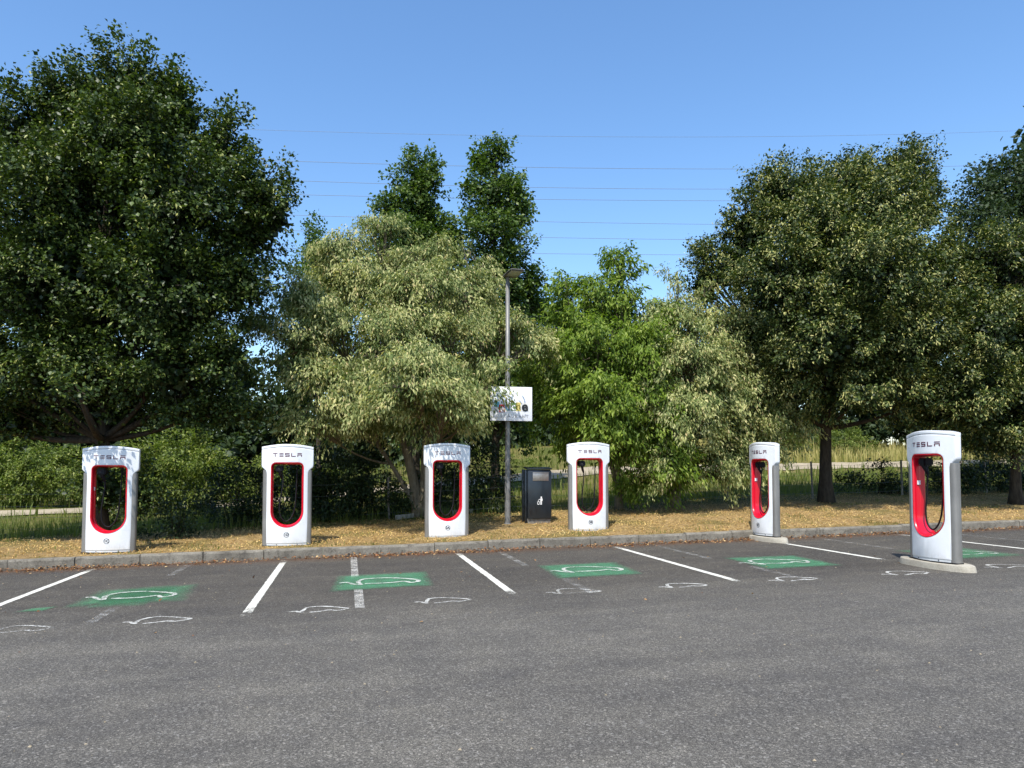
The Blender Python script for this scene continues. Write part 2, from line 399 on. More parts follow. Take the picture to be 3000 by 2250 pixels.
# ------------------------------------------------------------------ painted markings (parts of the car park)
def sheet(name, pts, mat, z, parent=lot):
    me = pydata(name, [(x, y, z) for x, y in pts], [(0,1,2,3)])
    uv = me.uv_layers.new(name='UVMap')
    for i, c in enumerate(((0,0),(1,0),(1,1),(0,1))): uv.data[i].uv = c
    return obj(name, me, mat, parent)
def rect(name, x, y0, y1, wd, mat, z=.004): return sheet(name, [(x-wd/2, y0), (x+wd/2, y0), (x+wd/2, y1), (x-wd/2, y1)], mat, z)
for x, y0, y1 in ((-7.05, 8.4, 13.55), (-4.05, 8.4, 13.62), (-1.06, 8.38, 13.66), (1.96, 8.70, 13.66), (4.96, 8.70, 13.64), (8.13, 10.02, 13.02), (11.22, 8.7, 13.62), (14.2, 8.7, 13.6), (17.2, 8.7, 13.6)):
    rect('bay_line', x, y0, y1, .115, M['line'])
for x, y0, y1, m in ((-2.6, 12.1, 13.5, 'ghost'), (-2.6, 8.5, 9.5, 'ghost'), (.11, 11.0, 13.6, 'ghost2'), (.14, 8.55, 9.95, 'ghost2'), (2.72, 11.4, 13.5, 'ghost'), (2.9, 8.7, 9.95, 'ghost'), (5.75, 11.2, 13.4, 'ghost'), (5.85, 8.7, 10.2, 'ghost'), (9.3, 11.3, 13.4, 'ghost'), (12.3, 9.5, 13.4, 'ghost')):
    rect('scraped_bay_line', x, y0, y1, .11, M[m])
for pts, m in (([(-3.22, 9.62), (-1.88, 9.68), (-1.98, 11.12), (-3.2, 10.98)], 'greenworn'), ([(-3.66, 9.50), (-3.34, 9.52), (-3.28, 9.78), (-3.56, 9.74)], 'greenworn'), ([(-2.95, 9.5), (-2.3, 9.5), (-2.2, 11.1), (-2.85, 11.05)], 'greenworn'), ([(-.22, 9.80), (1.12, 9.88), (1.16, 11.28), (-.14, 11.24)], 'green'), ([(2.80, 9.90), (4.08, 9.94), (4.17, 11.34), (2.88, 11.34)], 'green'), ([(5.90, 9.78), (7.15, 9.78), (7.2, 11.12), (5.96, 11.22)], 'green'), ([(9.1, 9.75), (10.5, 9.8), (10.45, 11.1), (9.05, 11.1)], 'greenworn')):
    sheet('green_bay_patch', pts, M[m], .008)
def stroke(pts, w0, z, seed):
    rnd = random.Random(seed); P = catmull([(x, y, 0) for x, y in pts], 5); V, F = [], []
    for i, p in enumerate(P):
        tg = P[min(i+1, len(P)-1)] - P[max(i-1, 0)]; n_ = Vector((-tg.y, tg.x, 0)); n_ = n_.normalized() if n_.length > 1e-9 else Vector((0,1,0))
        ww = w0 * (.75 + .5*rnd.random()) * (.5 if i in (0, len(P)-1) else 1)
        V += [(p.x + n_.x*ww/2, p.y + n_.y*ww/2, z), (p.x - n_.x*ww/2, p.y - n_.y*ww/2, z)]
        if i: F.append((2*i-2, 2*i-1, 2*i+1, 2*i))
    return V, F
car_tail = [(-.33, .06), (-.26, .055), (-.22, -.01), (-.17, -.05)]
car_body = [(-.185, 0.), (-.18, .11), (-.125, .225), (-.02, .255), (.115, .20), (.24, .10), (.31, .02), (.25, -.035), (.175, -.06), (.095, -.005), (-.01, -.045), (-.11, -.07)]
big_tail = [(-.56, .13), (-.46, .14), (-.39, -.02), (-.27, -.14)]
big_body = [(-.27, -.14), (-.32, .12), (-.28, .31), (-.20, .40), (.02, .42), (.24, .31), (.42, .16), (.50, .03), (.46, -.10), (.37, -.16), (.31, -.02), (.14, -.08), (-.05, -.09), (-.22, -.05)]
def symbol(x, y, tail, body, w0, mat, seed, z, a=0.0, sc=1.0):
    rnd = random.Random(seed); ca, sa = math.cos(a), math.sin(a)
    def tf(L): return [(x + sc*((px_+rnd.uniform(-.012,.012))*ca - py_*sa), y + sc*(px_*sa + (py_+rnd.uniform(-.014,.014))*ca)) for px_, py_ in L]
    v1, f1 = stroke(tf(tail), w0, z, seed); v2, f2 = stroke(tf(body), w0, z + .0012, seed+1)
    V, F = merge([(v1, f1), (v2, f2)])
    me = pydata('car_symbol', V, F); uv = me.uv_layers.new(name='UVMap')
    for l in uv.data: l.uv = (.5, .5)
    return obj('car_symbol', me, mat, lot)
for i, (x, y, m) in enumerate(((-2.62, 10.20, 'symbol'), (.46, 10.36, 'symbol'), (3.45, 10.52, 'symbol'), (6.42, 10.36, 'symbol'), (9.80, 10.28, 'symbolworn'))):
    symbol(x, y, big_tail, big_body, .058, M[m], 40+i, .0125)
for i, (x, y, m, a, sc) in enumerate(((-3.20, 8.40, 'symbolworn', .02, 1.), (-1.92, 8.46, 'symbol', .0, 1.05), (-.29, 8.55, 'symbol', .05, 1.), (1.08, 8.68, 'symbol', 0, 1.), (2.70, 8.80, 'symbolworn', -.05, 1.05), (4.13, 8.78, 'symbol', .02, 1.), (5.70, 8.80, 'symbol', 0, 1.05), (7.38, 8.78, 'symbol', 0, 1.05), (9.15, 8.88, 'symbol', 0, 1.1))):
    symbol(x, y, car_tail, car_body, .040, M[m], 60+i, .0045, a, sc)

# ------------------------------------------------------------------ chargers
H_, WH, WP, WB = 1.865, .460, .367, .435
def hd(x): return .046 + .115 * max(0., 1 - (x/WH)**2)**1.4
def dome(x): return .05 * (1 - (x/WH)**2)
def ring_outline(hw, z0, z1, rt, n=16):
    """opening: half round bottom, small radius top corners, counter-clockwise from bottom left of the top"""
    P = []
    for k in range(n*2+1):
        a = math.pi + math.pi*k/(n*2); P.append((hw*math.cos(a), z0 + hw + hw*math.sin(a)))
    for k in range(1, 7): P.append((hw, z0+hw + (z1-rt-z0-hw)*k/7))
    for k in range(9):
        a = math.pi/2*k/8; P.append((hw-rt+rt*math.cos(a), z1-rt+rt*math.sin(a)))
    for k in range(1, 8): P.append((hw-rt - 2*(hw-rt)*k/8, z1))
    for k in range(9):
        a = math.pi/2 + math.pi/2*k/8; P.append((-hw+rt+rt*math.cos(a), z1-rt+rt*math.sin(a)))
    for k in range(1, 7): P.append((-hw, z1-rt - (z1-rt-z0-hw)*k/7))
    return P
def plate(name, outlines, ext, bev, depth_fn, cuts):
    """solid plate from closed outlines in x,z (the first is the rim, the rest holes) swelling to depth_fn(x)"""
    cu = bpy.data.curves.new(name, 'CURVE'); cu.dimensions = '2D'; cu.fill_mode = 'BOTH'
    cu.extrude = ext; cu.bevel_depth = bev; cu.bevel_resolution = 2; cu.offset = -bev
    for o in outlines:
        sp = cu.splines.new('POLY'); sp.points.add(len(o)-1); sp.use_cyclic_u = True
        for i, (x, z) in enumerate(o): sp.points[i].co = (x, z, 0, 1)
    ob = bpy.data.objects.new(name, cu); COL.objects.link(ob)
    dg = bpy.context.evaluated_depsgraph_get(); me = bpy.data.meshes.new_from_object(ob.evaluated_get(dg))
    bpy.data.objects.remove(ob); bpy.data.curves.remove(cu)
    bm = bmesh.new(); bm.from_mesh(me)
    bmesh.ops.remove_doubles(bm, verts=bm.verts, dist=1e-5)
    for x in cuts: bmesh.ops.bisect_plane(bm, geom=bm.verts[:]+bm.edges[:]+bm.faces[:], plane_co=(x,0,0), plane_no=(1,0,0), dist=1e-5)
    e = ext + bev
    for v in bm.verts:
        x, z, d = v.co; s = 1 if d > 0 else -1
        v.co = (x, -(d + s*(depth_fn(x) - e)), z)
    bmesh.ops.recalc_face_normals(bm, faces=bm.faces)
    bm.to_mesh(me); bm.free(); me.name = name
    me.materials.clear()
    return auto_smooth(me, 30)
cuts = [i*.046 for i in range(-9, 10)]
half = [(.362, .045), (.367, .4), (.367, 1.300), (.370, 1.340), (.383, 1.375), (.412, 1.408), (.446, 1.436), (.457, 1.455), (WH, 1.48), (WH, 1.765)]
topc = [(x, 1.745 + dome(x)*.9 + .02) for x in [WH - .046*k for k in range(1, 20)]]
rim = half + topc + [(-x, z) for x, z in reversed(half)]
OPEN = ring_outline(.286, .345, 1.525, .085)
m_shell = plate('shell', [rim, OPEN], .05, .014, hd, cuts); m_shell.materials.append(M['white'])
capo = [(WH, 1.768)] + [(x, z+.004) for x, z in topc] + [(-WH, 1.768)]
cap_top = [(x, 1.815 + dome(x)) for x in [-WH + .046*k for k in range(0, 21)]]
m_cap = plate('top_cap', [[(x, z+.003) for x, z in [(WH, 1.765)] + topc + [(-WH, 1.765)]] + cap_top], .05, .012, lambda x: hd(x) + .001, cuts); m_cap.materials.append(M['white'])
# red liner of the opening
prof = [(.004, 1.0, .003), (-.006, 1.0, .003), (-.016, .93, 0), (-.022, .80, 0), (-.024, .06, 0), (-.033, .0, 0), (-.033, -.10, 0), (-.027, -.80, 0), (-.018, -.93, 0), (-.006, -1.0, .003), (.004, -1.0, .003)]
V, F = [], []
cnt = len(OPEN)
nrm = []
for i in range(cnt):
    a, b = OPEN[i-1], OPEN[(i+1) % cnt]; dx, dz = b[0]-a[0], b[1]-a[1]; l = math.hypot(dx, dz); nrm.append((dz/l, -dx/l))
for off, yf, ex in prof:
    for (x, z), (nx_, nz_) in zip(OPEN, nrm):
        V.append((x + nx_*off, -(hd(x) * yf + (ex if yf > 0 else -ex)), z + nz_*off))
for j in range(len(prof)-1):
    for i in range(cnt): F.append((j*cnt+i, j*cnt+(i+1) % cnt, (j+1)*cnt+(i+1) % cnt, (j+1)*cnt+i))
m_liner = auto_smooth(pydata('liner', V, F), 25); m_liner.materials.append(M['red'])
bm = bmesh.new(); bm.from_mesh(m_liner); bmesh.ops.recalc_face_normals(bm, faces=bm.faces); bm.to_mesh(m_liner); bm.free()
# grey rounded end panels
def end_panel():
    h0 = hd(.36) - .004
    pl = [(.352, -h0), (.385, -h0*.95), (.412, -h0*.84), (.428, -h0*.64), (.434, -h0*.35), (.434, h0*.35), (.428, h0*.64), (.412, h0*.84), (.385, h0*.95), (.352, h0)]
    V = [(x, y, z) for z in (.012, 1.395) for x, y in pl]; n_ = len(pl)
    F = [(i, (i+1) % n_, n_+(i+1) % n_, n_+i) for i in range(n_)] + [tuple(range(n_-1, -1, -1)), tuple(range(n_, 2*n_))]
    return auto_smooth(pydata('side_panel', V, F), 40)
m_side = end_panel(); m_side.materials.append(M['alu'])
# base trim with a dark foot
pl = [(x, -(hd(x) - .008)) for x in [-.36 + .04*k for k in range(19)]]; pl += [(x, -y) for x, y in reversed(pl)]
n_ = len(pl)
m_trim = auto_smooth(pydata('base_trim', [(x, y, z) for z in (.014, .046) for x, y in pl], [(i, (i+1) % n_, n_+(i+1) % n_, n_+i) for i in range(n_)] + [tuple(range(n_-1, -1, -1)), tuple(range(n_, 2*n_))]), 40); m_trim.materials.append(M['trim'])
pl2 = [(x*1.19, y*1.0) for x, y in pl]
m_foot = pydata('foot', [(x, y*.97, z) for z in (-.01, .0135) for x, y in pl2], [(i, (i+1) % n_, n_+(i+1) % n_, n_+i) for i in range(n_)] + [tuple(range(n_-1, -1, -1)), tuple(range(n_, 2*n_))]); m_foot.materials.append(M['black'])
def bolt_mesh():
    bm = bmesh.new(); bmesh.ops.create_cone(bm, segments=8, radius1=.009, radius2=.007, depth=.008, cap_ends=True, matrix=Matrix.Rotation(R(90), 4, 'X')); return bm_mesh('bolt', bm)
m_bolt = bolt_mesh(); m_bolt.materials.append(M['black'])
# lettering strokes: (x0,x1,z0,z1) in a 0..5 advance
def letters():
    gw, gap, h, s = .078, .0295, .066, .0135; z0 = 1.634; R_ = []
    def add(i, a, b, c, d): x = -.5*(5*gw+4*gap) + i*(gw+gap); R_.append((x+a*gw, x+b*gw, z0+c*h, z0+d*h))
    k = s/h; m = s/gw
    add(0, 0, 1, 1-k, 1); add(0, .5-m/2, .5+m/2, 0, 1-k-.10)
    for c in (0, .5-k/2, 1-k): add(1, .08, 1, c, c+k)
    add(2, 0, 1, 1-k, 1); add(2, 0, m, .5+k/2, 1-k-.0); add(2, 0, 1, .5-k/2, .5+k/2); add(2, 1-m, 1, k, .5-k/2); add(2, 0, 1, 0, k)
    add(3, 0, m, 0, 1); add(3, m, 1, 0, k)
    add(4, 0, 1, 1-k, 1); add(4, 0, 1, .62-k, .62); add(4, 0, m, 0, .62-k); add(4, 1-m, 1, 0, .62-k)
    V, F = [], []
    for x0, x1, a, b in R_:
        n = 5; o = len(V)
        for i in range(n):
            x = x0 + (x1-x0)*i/(n-1)
            for z in (a, b): V += [(x, -(hd(x)+.0025), z), (x, -(hd(x)-.004), z)]
        for i in range(n-1):
            q = o+4*i; F += [(q, q+4, q+6, q+2), (q+2, q+6, q+7, q+3), (q, q+1, q+5, q+4)]
        e = o+4*(n-1); F += [(o, o+2, o+3, o+1), (e, e+1, e+3, e+2)]
    me = pydata('lettering', V, F); return me
m_letters = letters(); m_letters.materials.append(M['text'])
def text_mesh(s, size, bold=.0):
    cu = bpy.data.curves.new('txt', 'FONT'); cu.body = s; cu.size = size; cu.align_x = 'CENTER'; cu.align_y = 'CENTER'; cu.offset = bold; cu.resolution_u = 3; cu.extrude = .0012
    ob = bpy.data.objects.new('txt', cu); COL.objects.link(ob)
    me = bpy.data.meshes.new_from_object(ob.evaluated_get(bpy.context.evaluated_depsgraph_get()))
    bpy.data.objects.remove(ob); bpy.data.curves.remove(cu); me.materials.clear()
    co = np.empty(len(me.vertices)*3, np.float32); me.vertices.foreach_get('co', co); co = co.reshape(-1, 3)
    me.transform(Matrix(((1,0,0,0),(0,0,-1,0),(0,1,0,0),(0,0,0,1))))      # stand it up, facing -Y
    return me
def badge_mesh(s):
    bm = bmesh.new(); bm.from_mesh(text_mesh(s, .062, .0022))
    for v in bm.verts: v.co += Vector((0, -(hd(0)+.0012), .209))
    n = 32; ri, ro = .0410, .0475
    vs = [[bm.verts.new((r*math.cos(2*math.pi*k/n), -(hd(r*math.cos(2*math.pi*k/n)) + y), .209 + r*math.sin(2*math.pi*k/n))) for k in range(n)] for r, y in ((ri, .0022), (ro, .0022), (ro, -.003))]
    for a in (0, 1):
        for k in range(n): bm.faces.new((vs[a][k], vs[a][(k+1) % n], vs[a+1][(k+1) % n], vs[a+1][k]))
    bmesh.ops.recalc_face_normals(bm, faces=bm.faces)
    me = bm_mesh('bay_number', bm); me.materials.append(M['badge']); return me
# cable, plug and holster inside the opening
def cable_mesh(var):
    P = [(-.135+var, .01, 1.37), (-.10+var*.5, .0, 1.28), (-.098+var*.5, -.01, 1.12), (-.125, -.015, .88), (-.14, -.02, .70), (-.115, -.02, .53), (-.03, -.015, .445), (.06, -.01, .50), (.125, .0, .66), (.150, .015, .95), (.160, .03, 1.25), (.165, .04, 1.44)]
    C = catmull(P, 5); V, F = tube(C, [.0120]*len(C), 8); return pydata('cable', V, F, True)
m_cable = [cable_mesh(0.), cable_mesh(.03), cable_mesh(-.015)]
for q in m_cable: q.materials.append(M['black'])
bm = bmesh.new(); box_bm(bm, -.215, -.075, -.075, .085, 1.36, 1.475)
bmesh.ops.bevel(bm, geom=list(bm.edges), offset=.018, segments=2, affect='EDGES')
m_holster = auto_smooth(bm_mesh('holster', bm)); m_holster.materials.append(M['black'])
V, F = tube([(-.150, -.055, 1.44), (-.140, -.04, 1.36), (-.128, -.015, 1.30), (-.104, .0, 1.23)], [.034, .032, .024, .015], 10)
m_plug = pydata('plug', V, F, True); m_plug.materials.append(M['black'])
m_sticker = box_mesh('sticker', -.2535, -.2485, -.055, .0, 1.085, 1.145); m_sticker.materials.append(M['sticker'])

def charger(loc, rz, num, label, var=0, sticker=False, ry=R(1.0), rx=0.):
    r = empty('charging_post', loc, rz, ry if rz == 0 else 0); 
    if rz != 0: r.rotation_euler = (rx, 0, rz)
    tag(r, label, 'charger', 'electric car charging posts')
    for n, m in (('shell', m_shell), ('top_cap', m_cap), ('base_trim', m_trim), ('foot', m_foot), ('side_panel', m_side), ('lettering', m_letters), ('cable', m_cable[var]), ('holster', m_holster), ('plug', m_plug)):
        p = obj(n, m, None, r)
    ln = obj('liner', m_liner, None, r)
    if sticker: obj('sticker', m_sticker, None, ln)
    p = obj('side_panel', m_side, None, r); p.rotation_euler = (0, 0, math.pi)
    for x in (-.17, .19): b = obj('bolt', m_bolt, None, r); b.location = (x, -(hd(x)-.006), .031)
    if num: obj('bay_number', badge_mesh(num), None, r)
    return r
GZ = .178
charger((-4.085, 14.42, GZ), 0, '1C', 'white charging post numbered 1C with red oval opening, leftmost in the row', 0, True, R(1.3))
charger((-1.085, 14.41, GZ), 0, '1D', 'white charging post numbered 1D with red oval opening, second from left', 1)
charger((1.915, 14.72, GZ), 0, '2A', 'white charging post numbered 2A, dappled by leaf shade under the pale tree', 2)
charger((4.905, 14.90, GZ), 0, '2B', 'white charging post numbered 2B beside the dark litter bin', 0)
charger((8.17, 13.56, .092), R(-87.5), '2C', 'white charging post numbered 2C turned sideways on a low oval plinth at the kerb', 1, True, rx=R(-1.1))
charger((8.235, 9.225, .090), R(-89.5), None, 'white charging post without number on an oval plinth out in the asphalt, rightmost', 2, True, rx=R(-1.1))

def plinth(loc, rz, a, b, h, label):
    bm = bmesh.new(); n = 40; rows = []
    for k_, (s, z) in enumerate(((1.03, -.02), (1.0, h-.02), (.985, h-.006), (.955, h))):
        rows.append([bm.verts.new((math.copysign(abs(math.cos(q))**.82, math.cos(q))*a*s + .006*math.sin(5*q), math.copysign(abs(math.sin(q))**1.0, math.sin(q))*(b-(1-s)*.3)*1 + .006*math.cos(7*q), z)) for q in [2*math.pi*k/n for k in range(n)]])
    for r0, r1 in zip(rows, rows[1:]):
        for k in range(n): bm.faces.new((r0[k], r0[(k+1) % n], r1[(k+1) % n], r1[k]))
    bm.faces.new(rows[-1])
    o = obj('plinth', auto_smooth(bm_mesh('plinth', bm), 30), M['plinth']); o.location = loc; o.rotation_euler = (0, 0, rz)
    tag(o, label, 'plinth', 'oval concrete plinths')
plinth((8.16, 13.50, 0), R(-88), .62, .21, .088, 'low oval concrete plinth touching the kerb under the sideways post')
plinth((8.235, 9.225, 0), R(-89.5), .65, .205, .088, 'oval concrete plinth standing alone in the asphalt under the rightmost post')

# ------------------------------------------------------------------ litter bin
bx_, by_ = 4.16, 16.24
lb = empty('litter_bin', (bx_, by_, T(bx_, by_)-.02), R(-2), R(1.0)); tag(lb, 'dark anthracite litter bin with white throw-away pictogram beside the lamp post', 'litter bin')
obj('base', box_mesh('base', -.255, .255, -.175, .20, -.05, .13, .008), M['post'], lb)
obj('body', box_mesh('body', -.265, .265, -.17, .21, .13, 1.195, .012), M['bin'], lb)
dr = obj('door', box_mesh('door', -.262, .272, -.215, -.172, .105, 1.165, .010), M['bin'], lb)
obj('side_rail', box_mesh('side_rail', -.315, -.267, -.13, -.06, 0, 1.185, .008), M['bin'], lb)
obj('side_rail', box_mesh('side_rail', -.325, -.267, .10, .20, 0, 1.20, .008), M['bin'], lb)
bm = bmesh.new(); box_bm(bm, -.285, .285, -.225, .225, 1.197, 1.228)
for v in bm.verts:
    if v.co.y > 0: v.co.z += .030
bmesh.ops.bevel(bm, geom=list(bm.edges), offset=.007, segments=2, affect='EDGES')
obj('lid', auto_smooth(bm_mesh('lid', bm)), M['bin'], lb)
obj('flap', box_mesh('flap', -.155, .205, -.224, -.214, .945, 1.13, .004), M['steel'], lb)
obj('flap_hinge', box_mesh('flap_hinge', -.155, .205, -.232, -.2245, 1.118, 1.134, .003), M['steel'], lb)
def pictogram():
    polys = []
    n = 14; polys.append([(.055+.021*math.cos(2*math.pi*k/n), .187+.021*math.sin(2*math.pi*k/n)) for k in range(n)])
    polys.append([(.030, .092), (.030, .150), (.040, .162), (.075, .162), (.088, .148), (.088, .095), (.074, .095), (.074, .138), (.070, .138), (.070, 0), (.054, 0), (.054, .085), (.048, .085), (.048, 0), (.030, 0)])
    polys.append([(.032, .158), (.032, .138), (.008, .122), (-.018, .124), (-.018, .136), (.006, .138)])
    polys.append([(-.055, .08), (-.043, .08), (-.034, .014), (-.008, .014), (.002, .08), (.014, .08), (.002, 0), (-.044, 0)])
    polys.append([(-.030, .112), (-.020, .112), (-.008, .078), (-.018, .060), (-.032, .080)])
    V, F = [], []
    for p in polys:
        o = len(V); V += [(x-.01, -.2165, .42+z) for x, z in p]; F.append(tuple(range(o, o+len(p))))
    return pydata('pictogram', V, F)
pg_ = obj('pictogram', pictogram(), M['sticker'], dr); pg_.scale = (.86, 1, .86); pg_.location = (0, 0, .42*.14)

# ------------------------------------------------------------------ lamp post and restaurant sign
lx, ly = 3.44, 16.08
lz = T(lx, ly)
lp = empty('street_lamp', (lx, ly, lz), 0, R(1.05)); tag(lp, 'grey tapered street lamp with flat rectangular head behind the litter bin', 'street lamp')
LH = 5.46
V, F = tube([(0,0,-.1), (0,0,.0), (0,0,1.2), (0,0,3.0), (0,0,LH)], [.066, .066, .062, .054, .043], 16); obj('pole', pydata('pole', V, F, True), M['pole'], lp)
V, F = tube([(0,0,0), (0,0,.035)], [.085, .080], 16); obj('base_collar', auto_smooth(pydata('base_collar', V, F)), M['pole'], lp)
obj('access_door', box_mesh('access_door', -.032, .032, -.068, -.058, .55, .95, .004), M['pole'], lp)
V, F = tube([(0,0,LH-.06), (0,0,LH+.05)], [.047, .05], 14); obj('collar', auto_smooth(pydata('collar', V, F)), M['lampbody'], lp)
hdm = empty('x', (0,0,0)); bpy.data.objects.remove(hdm)
bm = bmesh.new(); box_bm(bm, -.175, .175, -.50, .06, .0, .07)
for v in bm.verts:
    if v.co.z > .05: v.co.x *= .86; v.co.y = v.co.y*.92 - .01; v.co.z -= .02*(v.co.y < -.3)
bmesh.ops.bevel(bm, geom=list(bm.edges), offset=.022, segments=3, affect='EDGES')
me = auto_smooth(bm_mesh('lamp_head', bm)); lh = obj('lamp_head', me, M['lampbody'], lp); lh.location = (.055, 0, LH+.03); lh.rotation_euler = (R(-4), R(-1), R(8))
lens = obj('lamp_lens', box_mesh('lamp_lens', -.135, .135, -.44, -.08, -.006, .004, .003), M['glass'], lh)

sg = empty('restaurant_sign', (lx+.035, ly-.10, 2.57), 0, R(1.0)); tag(sg, 'white restaurant sign with collage letters on the lamp post, half hidden by leaves', 'sign')
obj('panel', box_mesh('panel', -.405, .535, -.022, .0, 0, .75, .003), M['signwhite'], sg)
for z in (.16, .58):
    obj('bracket', box_mesh('bracket', -.30, .40, .0015, .03, z, z+.035, .003), M['pole'], sg)
tiles = [(-.262, .10, .30, .115, 's_blue', None, '', 0, 0), (-.145, .130, .185, .170, 's_red', 's_white', 'e', 3, .23), (-.022, 0, .215, .17, None, 's_teal', 'u', 0, .24), (.110, .120, .225, .170, 's_green', 's_white', 'c', 0, .23), (.222, .105, .215, .195, 's_yellow', 's_olive', 'h', 0, .24), (.368, .170, .215, .195, 's_speck', 's_black', 'e', 0, .30)]
for cx, tw, z0, th, tc_, lc, ch, an, ts in tiles:
    par = sg
    if tc_:
        tl = obj('letter_tile', box_mesh('letter_tile', -tw/2, tw/2, -.0255, -.0225, 0, th, 0), M[tc_], sg)
        tl.location = (cx, 0, z0); tl.rotation_euler = (0, R(-an), 0); par = tl
    if ch:
        me = text_mesh(ch, ts, .004 if lc != 's_black' else .012); me.materials.append(M[lc])
        lt = obj('letter', me, None, par)
        lt.location = (0, -.0275, th/2) if tc_ else (cx, -.0275, z0 + th/2)
for i, ch in enumerate('RESTAURANT'):
    me = text_mesh(ch, .095, .0012); me.materials.append(M['s_grey']); o = obj('small_letter', me, None, sg); o.location = (-.33 + i*.084, -.0245, .10)

# ------------------------------------------------------------------ fence, edging, power lines
fr = empty('wire_fence', (0, 18.55, 0)); tag(fr, 'low wire fence with slim posts along the back of the verge', 'fence')
posts = [-10.6, -7.7, -4.8, -1.95, 1.0, 3.95, 7.0, 10.1, 12.7, 15.6, 18.5, 21.4, 24.3]
for x in posts:
    V, F = tube([(x, 0, T(x, 18.55)-.2), (x+random.uniform(-.03,.03), random.uniform(-.02,.02), T(x, 18.55)+1.02)], [.030, .026], 8)
    obj('fence_post', auto_smooth(pydata('fence_post', V, F)), M['post'], fr)
for hgt in (.15, .40, .65, .92):
    P = []
    for a, b in zip(posts, posts[1:]):
        for k in range(4): f_ = k/4; x = a+(b-a)*f_; P.append((x, -.03, T(a, 18.55)*(1-f_)+T(b, 18.55)*f_ + hgt - .03*math.sin(math.pi*f_)))
    V, F = tube(P, [.0028]*len(P), 4); obj('fence_wire', pydata('fence_wire', V, F), M['wire'], fr)
for (x0, y0, x1, y1, lab) in ((1.15, 18.2, 1.98, 18.75, 'pale edging board at the foot of the pale tree'), (2.6, 18.85, 3.15, 18.95, 'short pale edging board behind the post numbered 2A')):
    ln = math.hypot(x1-x0, y1-y0); o = obj('edging_board', box_mesh('edging_board', 0, ln, -.03, .03, -.1, .11, .006), M['board'])
    o.location = (x0, y0, T(x0, y0)); o.rotation_euler = (0, -math.atan2(T(x1,y1)-T(x0,y0), ln), math.atan2(y1-y0, x1-x0)); tag(o, lab, 'edging', 'edging boards')
W_ = [[(-13.75, 69.07), (34.55, 71.89), (160.41, 83.31)], [(-9.39, 63.17), (38.86, 65.43), (165.82, 75.38)], [(-9.42, 59.26), (37.77, 61.06), (148.71, 68.83)], [(-9.43, 56.47), (76.01, 60.54), (148.53, 65.37)], [(-7.69, 52.39), (38.63, 53.76), (79.21, 55.38)], [(-4.16, 49.33), (38.56, 50.38), (75.73, 51.75)], [(-4.18, 45.79), (38.5, 46.91), (75.63, 48.31)]]
onm = ['highest', 'second highest', 'third highest', 'middle', 'third lowest', 'second lowest', 'lowest']
for i, q in enumerate(W_):
    cf = np.polyfit([p[0] for p in q], [p[1] for p in q], 2)
    P = [(x, 150, float(np.polyval(cf, x))) for x in np.linspace(-120, 260, 60)]
    V, F = tube(P, [.042 if i else .028]*len(P), 5); o = obj('power_line', pydata('power_line', V, F, True), M['cable'])
    tag(o, onm[i] + ' of the thin power lines crossing the sky', 'power line', 'power lines')

# ------------------------------------------------------------------ vegetation
def nrm_(a): return a / np.maximum(np.linalg.norm(a, axis=1, keepdims=True), 1e-9)
def leaf_quads(P, N, A, size, wid):
    """heart / ovate leaf folded on its midrib: two quads each"""
    A = nrm_(A); N = nrm_(N - A*np.sum(A*N, 1, keepdims=True)); B = np.cross(N, A)
    s = size[:, None]; w_ = (wid*size)[:, None]
    v = np.stack([P, P + A*s*.12 + B*w_*.50 + N*s*.10, P + A*s*.58 + B*w_*.42 + N*s*.07, P + A*s - N*s*.10, P + A*s*.58 - B*w_*.42 + N*s*.07, P + A*s*.12 - B*w_*.50 + N*s*.10], 1).reshape(-1, 3)
    o = (np.arange(len(P))*6)[:, None]
    f = np.stack([o + np.array([[0,3,2,1]]), o + np.array([[0,5,4,3]])], 1).reshape(-1, 4)
    return v, f
def leaf_tris(P, N, A, size, wid):
    """narrow leaflet folded on its midrib: two triangles each"""
    A = nrm_(A); N = nrm_(N - A*np.sum(A*N, 1, keepdims=True)); B = np.cross(N, A)
    s = size[:, None]; w_ = (wid*size)[:, None]
    v = np.stack([P, P + A*s*.42 + B*w_*.5 + N*s*.10, P + A*s - N*s*.08, P + A*s*.42 - B*w_*.5 + N*s*.10], 1).reshape(-1, 3)
    o = (np.arange(len(P))*4)[:, None]
    f = np.stack([o + np.array([[0,2,1]]), o + np.array([[0,3,2]])], 1).reshape(-1, 3)
    return v, f
